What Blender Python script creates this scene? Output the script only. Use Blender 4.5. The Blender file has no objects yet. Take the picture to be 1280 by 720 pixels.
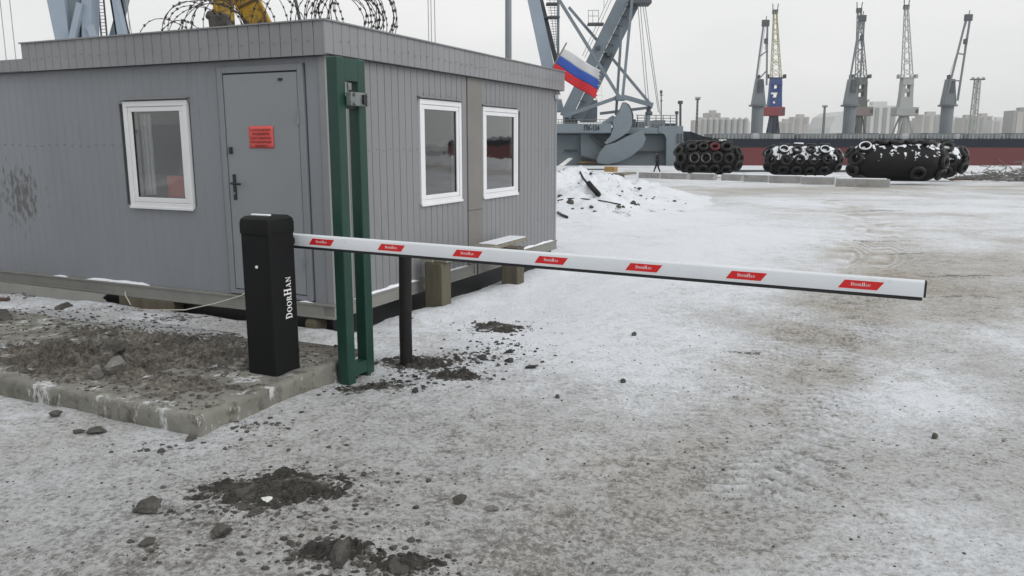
import bpy, bmesh, math, random
import numpy as np
from mathutils import Vector, Matrix

random.seed(7)
sc = bpy.context.scene
C = sc.collection
R_ = math.radians

# ------------------------------------------------------------------ camera
FPX = 991.0
PITCH = math.atan(182 / 991.0)
CH = 1.65
cam_d = bpy.data.cameras.new('camera')
cam = bpy.data.objects.new('camera', cam_d)
C.objects.link(cam)
cam_d.sensor_width = 36.0
cam_d.lens = FPX / 1280 * 36.0
cam_d.clip_start = 0.05
cam_d.clip_end = 5000
cam.location = (0, 0, CH)
cam.rotation_euler = (R_(90) - PITCH, 0, 0)
sc.camera = cam

# ------------------------------------------------------------------ sky
world = bpy.data.worlds.new('World')
sc.world = world
world.use_nodes = True
wn = world.node_tree.nodes
wl = world.node_tree.links
wn.clear()
SUN_EL, SUN_AZ = 38.0, 125.0        # elevation; azimuth clockwise from +Y
w_out = wn.new('ShaderNodeOutputWorld')
w_bg = wn.new('ShaderNodeBackground')
w_sky = wn.new('ShaderNodeTexSky')
w_sky.sky_type = 'NISHITA'
w_sky.sun_disc = False
w_sky.sun_elevation = R_(SUN_EL)
w_sky.sun_rotation = R_(SUN_AZ)
w_sky.dust_density = 4.0
w_hs = wn.new('ShaderNodeHueSaturation')
w_hs.inputs['Saturation'].default_value = 0.25
w_bg.inputs['Strength'].default_value = 0.10
# overcast deck: pale grey cloud with faint structure, covering most of the blue
w_tc = wn.new('ShaderNodeTexCoord')
w_map = wn.new('ShaderNodeMapping')
w_map.inputs['Scale'].default_value = (1.0, 1.0, 3.0)
w_no = wn.new('ShaderNodeTexNoise')
w_no.inputs['Scale'].default_value = 1.6
w_no.inputs['Detail'].default_value = 5
w_no.inputs['Roughness'].default_value = 0.5
w_rm = wn.new('ShaderNodeValToRGB')
w_rm.color_ramp.elements[0].position = 0.3
w_rm.color_ramp.elements[0].color = (6.75, 6.9, 6.95, 1)
w_rm.color_ramp.elements[1].position = 0.7
w_rm.color_ramp.elements[1].color = (8.35, 8.4, 8.3, 1)
w_mx = wn.new('ShaderNodeMix')
w_mx.data_type = 'RGBA'
w_mx.inputs[0].default_value = 0.93
wl.new(w_tc.outputs['Generated'], w_map.inputs['Vector'])
wl.new(w_map.outputs[0], w_no.inputs['Vector'])
wl.new(w_no.outputs['Fac'], w_rm.inputs[0])
wl.new(w_sky.outputs[0], w_hs.inputs['Color'])
wl.new(w_hs.outputs[0], w_mx.inputs[6])
wl.new(w_rm.outputs[0], w_mx.inputs[7])
wl.new(w_mx.outputs[2], w_bg.inputs['Color'])
wl.new(w_bg.outputs[0], w_out.inputs[0])

# ------------------------------------------------------------------ sun behind cloud
sun_d = bpy.data.lights.new('sun', 'SUN')
sun_d.energy = 1.15
sun_d.angle = R_(45)
sun_d.color = (1.0, 0.98, 0.95)
sun = bpy.data.objects.new('sun', sun_d)
C.objects.link(sun)
_sd = Vector((math.sin(R_(SUN_AZ)) * math.cos(R_(SUN_EL)), math.cos(R_(SUN_AZ)) * math.cos(R_(SUN_EL)), math.sin(R_(SUN_EL))))
sun.rotation_euler = _sd.to_track_quat('Z', 'Y').to_euler()

# ------------------------------------------------------------------ exposure
sc.view_settings.view_transform = 'Standard'
sc.view_settings.look = 'None'
sc.view_settings.exposure = 0.2
sc.view_settings.gamma = 1.0
sc.cycles.volume_step_rate = 4
sc.cycles.max_bounces = 8

# ------------------------------------------------------------------ site measuring helpers
def ray(u, v):
    x, z = (u - 640) / FPX, (360 - v) / FPX
    c, s = math.cos(PITCH), math.sin(PITCH)
    return Vector((x, c + z * s, -s + z * c))
EYE = Vector((0, 0, CH))
def PY(u, v, Y):
    d = ray(u, v)
    return EYE + d * (Y / d.y)
def PZ(u, v, z=0.0):
    d = ray(u, v)
    return EYE + d * ((z - CH) / d.z)
def slope(y):
    t = min(max((y - 12) / 48, 0), 1)
    return -0.9 * t
def PG(u, v):
    d = ray(u, v)
    t = 0.5
    while t < 130:
        q = EYE + d * t
        if q.z < slope(q.y):
            return q
        t += 0.02
    return EYE + d * 130

# ------------------------------------------------------------------ noise for relief
def _hash(xi, yi, s):
    h = (xi.astype(np.int64) * 374761393 + yi.astype(np.int64) * 668265263 + s * 1442695041) & 0xffffffff
    h = ((h ^ (h >> 13)) * 1274126177) & 0xffffffff
    return ((h ^ (h >> 16)) & 0xffff) / 65535.0
def vnoise(x, y, s=0):
    x = np.asarray(x, float); y = np.asarray(y, float)
    xi, yi = np.floor(x), np.floor(y)
    fx, fy = x - xi, y - yi
    fx = fx * fx * (3 - 2 * fx); fy = fy * fy * (3 - 2 * fy)
    a = _hash(xi, yi, s); b = _hash(xi + 1, yi, s); c = _hash(xi, yi + 1, s); d = _hash(xi + 1, yi + 1, s)
    return (a * (1 - fx) + b * fx) * (1 - fy) + (c * (1 - fx) + d * fx) * fy
def fbm(x, y, s=0, o=4):
    t = 0; a = 0.5; n = 0
    x = np.asarray(x, float); y = np.asarray(y, float)
    for i in range(o):
        t = t + a * vnoise(x, y, s + i * 17); n += a
        x = x * 2.03 + 3.7; y = y * 2.03 + 1.3; a *= 0.5
    return t / n

def cells(x, y, s=0):
    """jittered cells: returns gap to the cell border and a random value with a tilt per cell"""
    xi, yi = np.floor(x), np.floor(y); f1 = np.full(np.shape(x), 9.0); f2 = np.full(np.shape(x), 9.0); rv = np.zeros(np.shape(x))
    for dx in (-1, 0, 1):
        for dy in (-1, 0, 1):
            cx, cy = xi + dx, yi + dy; px = cx + _hash(cx, cy, s); py = cy + _hash(cx, cy, s + 5); d = np.hypot(x - px, y - py)
            v = _hash(cx, cy, s + 9) + (x - px) * (_hash(cx, cy, s + 11) - .5) + (y - py) * (_hash(cx, cy, s + 13) - .5)
            nearer = d < f1
            f2 = np.where(nearer, f1, np.minimum(f2, d)); rv = np.where(nearer, v, rv); f1 = np.where(nearer, d, f1)
    return f2 - f1, rv
def clods(x, y, s, k):
    wx = x + .35 / k * (fbm(x * k * 1.7, y * k * 1.7, s + 50, 3) - .5) * 2; wy = y + .35 / k * (fbm(x * k * 1.7, y * k * 1.7, s + 60, 3) - .5) * 2
    g, r = cells(wx * k, wy * k, s); return np.clip(g * 3.5, 0, 1) * np.clip(r * 1.5 - .35, 0, 1.2)
# ------------------------------------------------------------------ materials
def mat_new(name):
    m = bpy.data.materials.new(name)
    m.use_nodes = True
    nt = m.node_tree
    return m, nt, nt.nodes['Principled BSDF']
def nnoise(nt, vec, scale, detail=4, rough=0.55):
    n = nt.nodes.new('ShaderNodeTexNoise')
    n.inputs['Scale'].default_value = scale
    n.inputs['Detail'].default_value = detail
    n.inputs['Roughness'].default_value = rough
    if vec is not None:
        nt.links.new(vec, n.inputs['Vector'])
    return n
def nramp(nt, fac, p0, p1, c0=(0, 0, 0, 1), c1=(1, 1, 1, 1)):
    r = nt.nodes.new('ShaderNodeValToRGB')
    r.color_ramp.elements[0].position = p0; r.color_ramp.elements[0].color = c0
    r.color_ramp.elements[1].position = p1; r.color_ramp.elements[1].color = c1
    nt.links.new(fac, r.inputs[0])
    return r
def nmix(nt, fac, a, b, mode='MIX'):
    m = nt.nodes.new('ShaderNodeMix')
    m.data_type = 'RGBA'; m.blend_type = mode
    for sock, val in ((m.inputs[0], fac), (m.inputs[6], a), (m.inputs[7], b)):
        if hasattr(val, 'is_output'):
            nt.links.new(val, sock)
        elif isinstance(val, (int, float)):
            sock.default_value = val
        else:
            sock.default_value = tuple(val) + ((1,) if len(val) == 3 else ())
    return m.outputs[2]
def nmath(nt, op, a, b=None, clamp=False):
    m = nt.nodes.new('ShaderNodeMath'); m.operation = op; m.use_clamp = clamp
    for i, val in enumerate((a, b)):
        if val is None: continue
        if hasattr(val, 'is_output'): nt.links.new(val, m.inputs[i])
        else: m.inputs[i].default_value = val
    return m.outputs[0]
def nbump(nt, bsdf, h, strength, dist):
    b = nt.nodes.new('ShaderNodeBump')
    b.inputs['Strength'].default_value = strength
    b.inputs['Distance'].default_value = dist
    nt.links.new(h, b.inputs['Height'])
    nt.links.new(b.outputs[0], bsdf.inputs['Normal'])
def mk(name, col, rough=0.6, metal=0.0, var=0.12, scale=3.0, dirt=None, dirt_amt=0.0, dirt_scale=6.0, bump=0.0, bscale=40.0, bdist=0.005, spec=0.5, stretch=None):
    m, nt, b = mat_new(name)
    g = nt.nodes.new('ShaderNodeNewGeometry')
    vec = g.outputs['Position']
    if stretch:
        mp = nt.nodes.new('ShaderNodeMapping'); mp.inputs['Scale'].default_value = stretch
        nt.links.new(vec, mp.inputs['Vector']); vec = mp.outputs[0]
    n = nnoise(nt, vec, scale, 6, 0.6)
    r = nramp(nt, n.outputs['Fac'], 0.3, 0.7, tuple(c * (1 - var) for c in col) + (1,), tuple(min(1, c * (1 + var)) for c in col) + (1,))
    out = r.outputs[0]
    if dirt is not None:
        n2 = nnoise(nt, vec, dirt_scale, 8, 0.7)
        lo = 0.72 - 0.4 * dirt_amt
        r2 = nramp(nt, n2.outputs['Fac'], lo, lo + 0.16)
        out = nmix(nt, r2.outputs[0], out, dirt)
    nt.links.new(out, b.inputs['Base Color'])
    b.inputs['Roughness'].default_value = rough
    b.inputs['Metallic'].default_value = metal
    b.inputs['Specular IOR Level'].default_value = spec
    if bump:
        nbn = nnoise(nt, vec, bscale, 5, 0.6)
        nbump(nt, b, nbn.outputs['Fac'], bump, bdist)
    return m

M = {}
def scrawl(m):
    nt = m.node_tree; b = nt.nodes['Principled BSDF']; old = b.inputs['Base Color'].links[0].from_socket
    g = nt.nodes.new('ShaderNodeNewGeometry'); ds = nt.nodes.new('ShaderNodeVectorMath'); ds.operation = 'DISTANCE'; ds.inputs[1].default_value = (-5.20, 8.46, 1.10)
    nt.links.new(g.outputs['Position'], ds.inputs[0])
    mp = nt.nodes.new('ShaderNodeMapping'); mp.inputs['Scale'].default_value = (1.0, 1.0, .45); nt.links.new(g.outputs['Position'], mp.inputs['Vector'])
    n = nnoise(nt, mp.outputs[0], 18, 6, .7); f = nmath(nt, 'SUBTRACT', n.outputs['Fac'], nmath(nt, 'MULTIPLY', ds.outputs['Value'], .55))
    r = nramp(nt, f, .36, .47); nt.links.new(nmix(nt, nmath(nt, 'MULTIPLY', r.outputs[0], .75), old, (.06, .055, .05)), b.inputs['Base Color'])
M['wall_left'] = mk('grey painted sheeting', (0.212, 0.224, 0.245), 0.5, var=0.08, scale=0.9, dirt=(0.165, 0.174, 0.188), dirt_amt=0.34, dirt_scale=2.0, bump=0.25, bscale=3, bdist=0.01, stretch=(1, 1, 0.35))
scrawl(M['wall_left'])
M['wall'] = mk('grey profiled sheeting', (0.208, 0.211, 0.221), 0.5, var=0.07, scale=0.8, dirt=(0.16, 0.158, 0.16), dirt_amt=0.34, dirt_scale=2.6, bump=0.15, bscale=3, bdist=0.01, stretch=(1, 1, 0.3))
M['fascia'] = mk('grey fascia sheeting', (0.228, 0.233, 0.244), 0.5, var=0.08, scale=1.5, bump=0.2, bscale=4, bdist=0.008)
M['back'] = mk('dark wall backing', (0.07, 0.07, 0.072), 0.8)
M['joint'] = mk('olive grey cover strip', (0.178, 0.172, 0.158), 0.55, var=0.08)
M['base'] = mk('grey painted channel', (0.21, 0.21, 0.195), 0.6, dirt=(0.10, 0.085, 0.065), dirt_amt=0.3, dirt_scale=5)
M['door'] = mk('blue grey door paint', (0.235, 0.253, 0.272), 0.5, var=0.06, scale=1.2, dirt=(0.15, 0.16, 0.165), dirt_amt=0.08, dirt_scale=3)
M['pvc'] = mk('white window plastic', (0.72, 0.73, 0.75), 0.35, var=0.04)
M['black_plastic'] = mk('black plastic', (0.012, 0.012, 0.013), 0.4, var=0.2)
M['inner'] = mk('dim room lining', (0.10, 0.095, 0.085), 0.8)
M['cabinet'] = mk('black powder coat', (0.0065, 0.007, 0.0078), 0.6, var=0.15, scale=5, dirt=(0.03, 0.03, 0.03), dirt_amt=0.12, dirt_scale=5, bump=0.15, bscale=250, bdist=0.001, spec=0.22)
M['arm'] = mk('white coated aluminium', (0.66, 0.69, 0.73), 0.38, var=0.05, scale=2, dirt=(0.50, 0.52, 0.54), dirt_amt=0.28, dirt_scale=7)
M['rubber'] = mk('black rubber', (0.013, 0.013, 0.015), 0.6, var=0.2)
M['red_sticker'] = mk('red reflective film', (0.62, 0.012, 0.016), 0.4, var=0.05)
M['white_print'] = mk('white print', (0.8, 0.8, 0.8), 0.5, var=0.02)
M['green'] = mk('dark green enamel', (0.008, 0.045, 0.031), 0.42, var=0.15, scale=6, dirt=(0.03, 0.05, 0.04), dirt_amt=0.12, dirt_scale=9)
M['steel'] = mk('dull steel', (0.22, 0.24, 0.24), 0.45, 0.5, var=0.2, scale=20)
M['paper_red'] = mk('red paper', (0.66, 0.105, 0.095), 0.8, var=0.06, scale=10)
M['ink'] = mk('dark ink', (0.10, 0.01, 0.012), 0.8)
M['pipe'] = mk('black pipe paint', (0.016, 0.015, 0.015), 0.6, var=0.25, scale=12, spec=.2, dirt=(0.07, 0.05, 0.04), dirt_amt=0.15, dirt_scale=12)
M['wood'] = mk('weathered timber', (0.10, 0.088, 0.062), 0.85, var=0.3, scale=7, dirt=(0.06, 0.05, 0.035), dirt_amt=0.35, dirt_scale=9, bump=0.6, bscale=30, bdist=0.008, stretch=(1, 1, 0.12))
M['plank'] = mk('grey weathered plank', (0.22, 0.205, 0.17), 0.85, var=0.25, scale=14, bump=0.5, bscale=50, bdist=0.005)
M['snow_clean'] = mk('clean snow', (0.76, 0.79, 0.84), 0.75, var=0.05, scale=5, bump=0.5, bscale=18, bdist=0.02)
M['snow_grey'] = mk('thin frost', (0.35, 0.36, 0.37), 0.8, var=.3, scale=6, dirt=(0.04, 0.04, 0.04), dirt_amt=.5, dirt_scale=4)
M['rock'] = mk('dark frozen clod', (0.07, 0.066, 0.06), 0.9, var=0.4, scale=14, dirt=(0.2, 0.19, 0.18), dirt_amt=0.2, dirt_scale=12, bump=0.8, bscale=45, bdist=0.01)
M['rock_grey'] = mk('grey stone', (0.17, 0.165, 0.155), 0.9, var=0.25, scale=14, dirt=(0.4, 0.4, 0.4), dirt_amt=0.15, dirt_scale=12, bump=0.6, bscale=45, bdist=0.008)
M['coal'] = mk('black slag', (0.02, 0.02, 0.021), 0.5, var=0.4, scale=20, bump=0.8, bscale=60, bdist=0.008)
M['tyre'] = mk('worn tyre rubber', (0.008, 0.008, 0.009), 0.5, var=0.4, scale=3, spec=0.4)
M['tyre_red'] = mk('tyre with red rim', (0.10, 0.012, 0.016), 0.7)
M['fender'] = mk('black fender rubber', (0.007, 0.007, 0.0075), 0.6, var=0.3, scale=2, dirt=(0.05, 0.05, 0.045), dirt_amt=0.15, dirt_scale=2, spec=0.25)
M['conc'] = mk('concrete block', (0.30, 0.30, 0.29), 0.9, var=0.2, scale=2, dirt=(0.15, 0.14, 0.13), dirt_amt=0.3, dirt_scale=3, bump=0.4, bscale=10, bdist=0.02)
M['hull_grey'] = mk('blue grey ship paint', (0.175, 0.215, 0.245), 0.55, var=0.08, scale=0.4, dirt=(0.12, 0.13, 0.13), dirt_amt=0.15, dirt_scale=0.8)
M['crane_grey'] = mk('blue grey crane paint', (0.15, 0.185, 0.215), 0.55, var=0.10, scale=0.5, dirt=(0.10, 0.10, 0.10), dirt_amt=0.12, dirt_scale=1)
M['crane_light'] = mk('light blue crane paint', (0.27, 0.325, 0.39), 0.55, var=0.08, scale=0.3)
M['crane_dark'] = mk('dark grey crane steel', (0.07, 0.08, 0.09), 0.6, var=0.2, scale=1)
M['blade'] = mk('pale blue grey plate', (0.165, 0.205, 0.238), 0.5, var=0.08, scale=0.5)
M['yellow'] = mk('rusty yellow paint', (0.36, 0.22, 0.018), 0.6, var=0.2, scale=2, dirt=(0.055, 0.03, 0.018), dirt_amt=0.68, dirt_scale=5)
M['rust'] = mk('rusty steel', (0.10, 0.055, 0.035), 0.85, var=0.4, scale=5)
M['wire'] = mk('dark razor wire', (0.05, 0.05, 0.048), 0.5, 0.4)
M['cable'] = mk('steel cable', (0.25, 0.26, 0.27), 0.6)
M['cable_white'] = mk('pale cord', (0.5, 0.48, 0.42), 0.7)
M['fl_white'] = mk('flag white cloth', (0.62, 0.63, 0.65), 0.8, var=0.05)
M['fl_blue'] = mk('flag blue cloth', (0.045, 0.105, 0.42), 0.8, var=0.08, scale=8)
M['fl_red'] = mk('flag red cloth', (0.60, 0.035, 0.045), 0.8, var=0.08, scale=8)
M['ship_navy'] = mk('navy hull paint', (0.008, 0.014, 0.026), 0.6, var=0.15, scale=0.06, spec=.15)
M['ship_red'] = mk('red bottom paint', (0.12, 0.014, 0.018), 0.6, var=0.2, scale=0.05, dirt=(0.09, 0.02, 0.02), dirt_amt=0.3, dirt_scale=0.15, stretch=(0.4, 1, 1))
M['ship_grey'] = mk('ship crane grey', (0.16, 0.185, 0.205), 0.5, var=0.1, scale=0.2)
M['deck'] = mk('deck grey', (0.13, 0.15, 0.16), 0.6, var=0.2, scale=0.2)
M['rail'] = mk('pale rail paint', (0.45, 0.47, 0.48), 0.6)
M['pc_blue'] = mk('cobalt crane paint', (0.02, 0.05, 0.19), 0.5)
M['pc_red'] = mk('crane cab red', (0.22, 0.04, 0.05), 0.5)
M['pc_navy'] = mk('dark navy crane leg', (0.02, 0.03, 0.06), 0.5)
M['pc_yellow'] = mk('pale yellow lattice', (0.36, 0.34, 0.19), 0.6)
M['pc_green'] = mk('grey green crane paint', (0.10, 0.11, 0.105), 0.6)
M['pc_white'] = mk('pale grey crane paint', (0.34, 0.36, 0.35), 0.6)
M['pc_brown'] = mk('brown grey crane paint', (0.19, 0.165, 0.155), 0.6)
M['city'] = mk('pale apartment wall', (0.42, 0.41, 0.39), 0.9, var=0.12, scale=0.03)
M['city_dark'] = mk('darker apartment strip', (0.30, 0.30, 0.30), 0.9, var=0.1, scale=0.03)
M['city_white'] = mk('white panel wall', (0.55, 0.56, 0.56), 0.9, var=0.06, scale=0.03)
M['silo'] = mk('pale silo metal', (0.36, 0.37, 0.37), 0.6, var=0.08, scale=0.1)
M['cloth_dark'] = mk('dark navy work clothes', (0.014, 0.017, 0.025), 0.9)
M['skin'] = mk('skin', (0.42, 0.27, 0.20), 0.6)
M['ochre'] = mk('ochre timber', (0.36, 0.22, 0.08), 0.8)
M['white_dirt'] = mk('white plastic scrap', (0.7, 0.7, 0.68), 0.7)

def glass_mat():
    m = bpy.data.materials.new('window glass')
    m.use_nodes = True
    nt = m.node_tree
    nt.nodes.clear()
    o = nt.nodes.new('ShaderNodeOutputMaterial')
    t = nt.nodes.new('ShaderNodeBsdfTransparent'); t.inputs[0].default_value = (0.80, 0.83, 0.82, 1)
    g = nt.nodes.new('ShaderNodeBsdfGlossy'); g.inputs['Roughness'].default_value = 0.02
    fr = nt.nodes.new('ShaderNodeFresnel'); fr.inputs[0].default_value = 1.6
    geo = nt.nodes.new('ShaderNodeNewGeometry')
    n = nnoise(nt, geo.outputs['Position'], 3.0, 2)
    b = nt.nodes.new('ShaderNodeBump'); b.inputs['Strength'].default_value = 0.06; b.inputs['Distance'].default_value = 0.02
    nt.links.new(n.outputs['Fac'], b.inputs['Height']); nt.links.new(b.outputs[0], g.inputs['Normal'])
    x = nt.nodes.new('ShaderNodeMixShader')
    nt.links.new(nmath(nt, 'MULTIPLY', fr.outputs[0], 2.8, True), x.inputs[0]); nt.links.new(t.outputs[0], x.inputs[1]); nt.links.new(g.outputs[0], x.inputs[2])
    nt.links.new(x.outputs[0], o.inputs[0])
    return m
M['glass'] = glass_mat()

def ground_mat():
    m, nt, b = mat_new('packed dirty snow')
    g = nt.nodes.new('ShaderNodeNewGeometry'); vec = g.outputs['Position']
    at = nt.nodes.new('ShaderNodeAttribute'); at.attribute_name = 'dirt'
    am = nt.nodes.new('ShaderNodeAttribute'); am.attribute_name = 'mud'
    ab = nt.nodes.new('ShaderNodeAttribute'); ab.attribute_name = 'brown'
    n1 = nnoise(nt, vec, 1.1, 5, 0.6)
    n2 = nnoise(nt, vec, 7.0, 8, 0.68)
    n3 = nnoise(nt, vec, 34.0, 6, 0.7)
    n4 = nnoise(nt, vec, 120.0, 4, 0.7)
    s = nmath(nt, 'MULTIPLY', n1.outputs['Fac'], 0.5)
    s = nmath(nt, 'ADD', s, nmath(nt, 'MULTIPLY', n2.outputs['Fac'], 1.15))
    s = nmath(nt, 'ADD', s, nmath(nt, 'MULTIPLY', n3.outputs['Fac'], 1.35))
    s = nmath(nt, 'ADD', s, nmath(nt, 'MULTIPLY', n4.outputs['Fac'], 0.6))
    s = nmath(nt, 'SUBTRACT', s, 1.80)
    d = nmath(nt, 'ADD', s, at.outputs['Fac'])
    fine = nramp(nt, nmath(nt, 'ADD', nmath(nt, 'MULTIPLY', n3.outputs['Fac'], .6), nmath(nt, 'MULTIPLY', n4.outputs['Fac'], .4)), .36, .62).outputs[0]
    icol = nmix(nt, ab.outputs['Fac'], nmix(nt, fine, (0.43, 0.435, 0.44), (0.25, 0.252, 0.252)), nmix(nt, fine, (0.42, 0.385, 0.335), (0.235, 0.205, 0.168)))     # soiled ice, cool or sandy
    snow = nmix(nt, n2.outputs['Fac'], (0.63, 0.655, 0.70), (0.75, 0.78, 0.83))
    film = nramp(nt, at.outputs['Fac'], 0.28, 0.62).outputs[0]      # grey film of trodden dirt over the whole dirtier stretch
    snow = nmix(nt, nmath(nt, 'MULTIPLY', film, 0.72), snow, nmix(nt, ab.outputs['Fac'], (0.40, 0.408, 0.418), (0.41, 0.385, 0.345)))
    dr = nramp(nt, d, 0.10, 0.70)
    col = nmix(nt, dr.outputs[0], snow, icol)
    dk = nramp(nt, d, 0.60, 0.92)
    col = nmix(nt, nmath(nt, 'MULTIPLY', dk.outputs[0], 0.9), col, nmix(nt, ab.outputs['Fac'], (0.115, 0.115, 0.115), (0.13, 0.112, 0.088)))
    md = nramp(nt, nmath(nt, 'ADD', nmath(nt, 'MULTIPLY', s, 1.1), am.outputs['Fac']), 0.40, 0.62)
    mcol = nmix(nt, n3.outputs['Fac'], (0.03, 0.028, 0.025), (0.13, 0.12, 0.105))
    col = nmix(nt, md.outputs[0], col, mcol)
    sp = nnoise(nt, vec, 55.0, 2, 0.5)
    sr = nramp(nt, sp.outputs['Fac'], 0.675, 0.70)
    col = nmix(nt, nmath(nt, 'MULTIPLY', sr.outputs[0], 0.75), col, (0.06, 0.058, 0.055))
    nt.links.new(col, b.inputs['Base Color'])
    rr = nramp(nt, dr.outputs[0], 0.0, 1.0, (0.62, 0.62, 0.62, 1), (0.5, 0.5, 0.5, 1))
    nt.links.new(rr.outputs[0], b.inputs['Roughness'])
    b.inputs['Specular IOR Level'].default_value = 0.35
    h = nmath(nt, 'ADD', nmath(nt, 'MULTIPLY', n2.outputs['Fac'], 1.0), nmath(nt, 'MULTIPLY', n3.outputs['Fac'], 0.5))
    h = nmath(nt, 'ADD', h, nmath(nt, 'MULTIPLY', n4.outputs['Fac'], 0.2))
    nbump(nt, b, h, 0.9, 0.022)
    return m
M['ground'] = ground_mat()

def slab_mat():
    m, nt, b = mat_new('old slab concrete')
    g = nt.nodes.new('ShaderNodeNewGeometry'); vec = g.outputs['Position']
    n1 = nnoise(nt, vec, 3, 8, 0.65); n2 = nnoise(nt, vec, 9, 8, 0.7)
    mp = nt.nodes.new('ShaderNodeMapping'); mp.inputs['Scale'].default_value = (1, 1, 0.35); nt.links.new(vec, mp.inputs['Vector'])
    n3 = nnoise(nt, mp.outputs[0], 6.5, 8, 0.75)
    c = nramp(nt, n1.outputs['Fac'], 0.3, 0.7, (0.14, 0.137, 0.118, 1), (0.25, 0.246, 0.22, 1)).outputs[0]
    c = nmix(nt, nramp(nt, n2.outputs['Fac'], 0.50, 0.62).outputs[0], c, (0.10, 0.093, 0.075))
    c = nmix(nt, nramp(nt, n3.outputs['Fac'], 0.555, 0.62).outputs[0], c, (0.50, 0.51, 0.52))
    nt.links.new(c, b.inputs['Base Color'])
    b.inputs['Roughness'].default_value = 0.9
    nbump(nt, b, n2.outputs['Fac'], 0.5, 0.02)
    return m
M['slab'] = slab_mat()

def mud_mat(pale=True):
    m, nt, b = mat_new('frozen soil')
    asn = nt.nodes.new('ShaderNodeAttribute'); asn.attribute_name = 'dirt'
    g = nt.nodes.new('ShaderNodeNewGeometry'); vec = g.outputs['Position']
    n1 = nnoise(nt, vec, 3, 6, 0.6); n2 = nnoise(nt, vec, 30, 8, 0.75); n3 = nnoise(nt, vec, 11, 6, 0.7)
    c = nramp(nt, n2.outputs['Fac'], 0.36, 0.66, (0.035, 0.031, 0.026, 1) if pale else (0.018, 0.017, 0.015, 1), (0.24, 0.218, 0.188, 1) if pale else (0.125, 0.116, 0.104, 1)).outputs[0]
    if pale: c = nmix(nt, nramp(nt, n1.outputs['Fac'], 0.42, 0.66).outputs[0], c, nmix(nt, nramp(nt, n2.outputs['Fac'], .38, .62).outputs[0], (0.13, 0.115, 0.095), (0.40, 0.37, 0.33)))
    c = nmix(nt, nramp(nt, nmath(nt, 'ADD', n3.outputs['Fac'], asn.outputs['Fac']), 0.64, 0.70).outputs[0], c, (0.52, 0.53, 0.55))
    nt.links.new(c, b.inputs['Base Color'])
    b.inputs['Roughness'].default_value = 0.9
    nbump(nt, b, n2.outputs['Fac'], 1.0, 0.05)
    return m
M['mud'] = mud_mat()
M['mud_dark'] = mud_mat(False)

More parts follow.
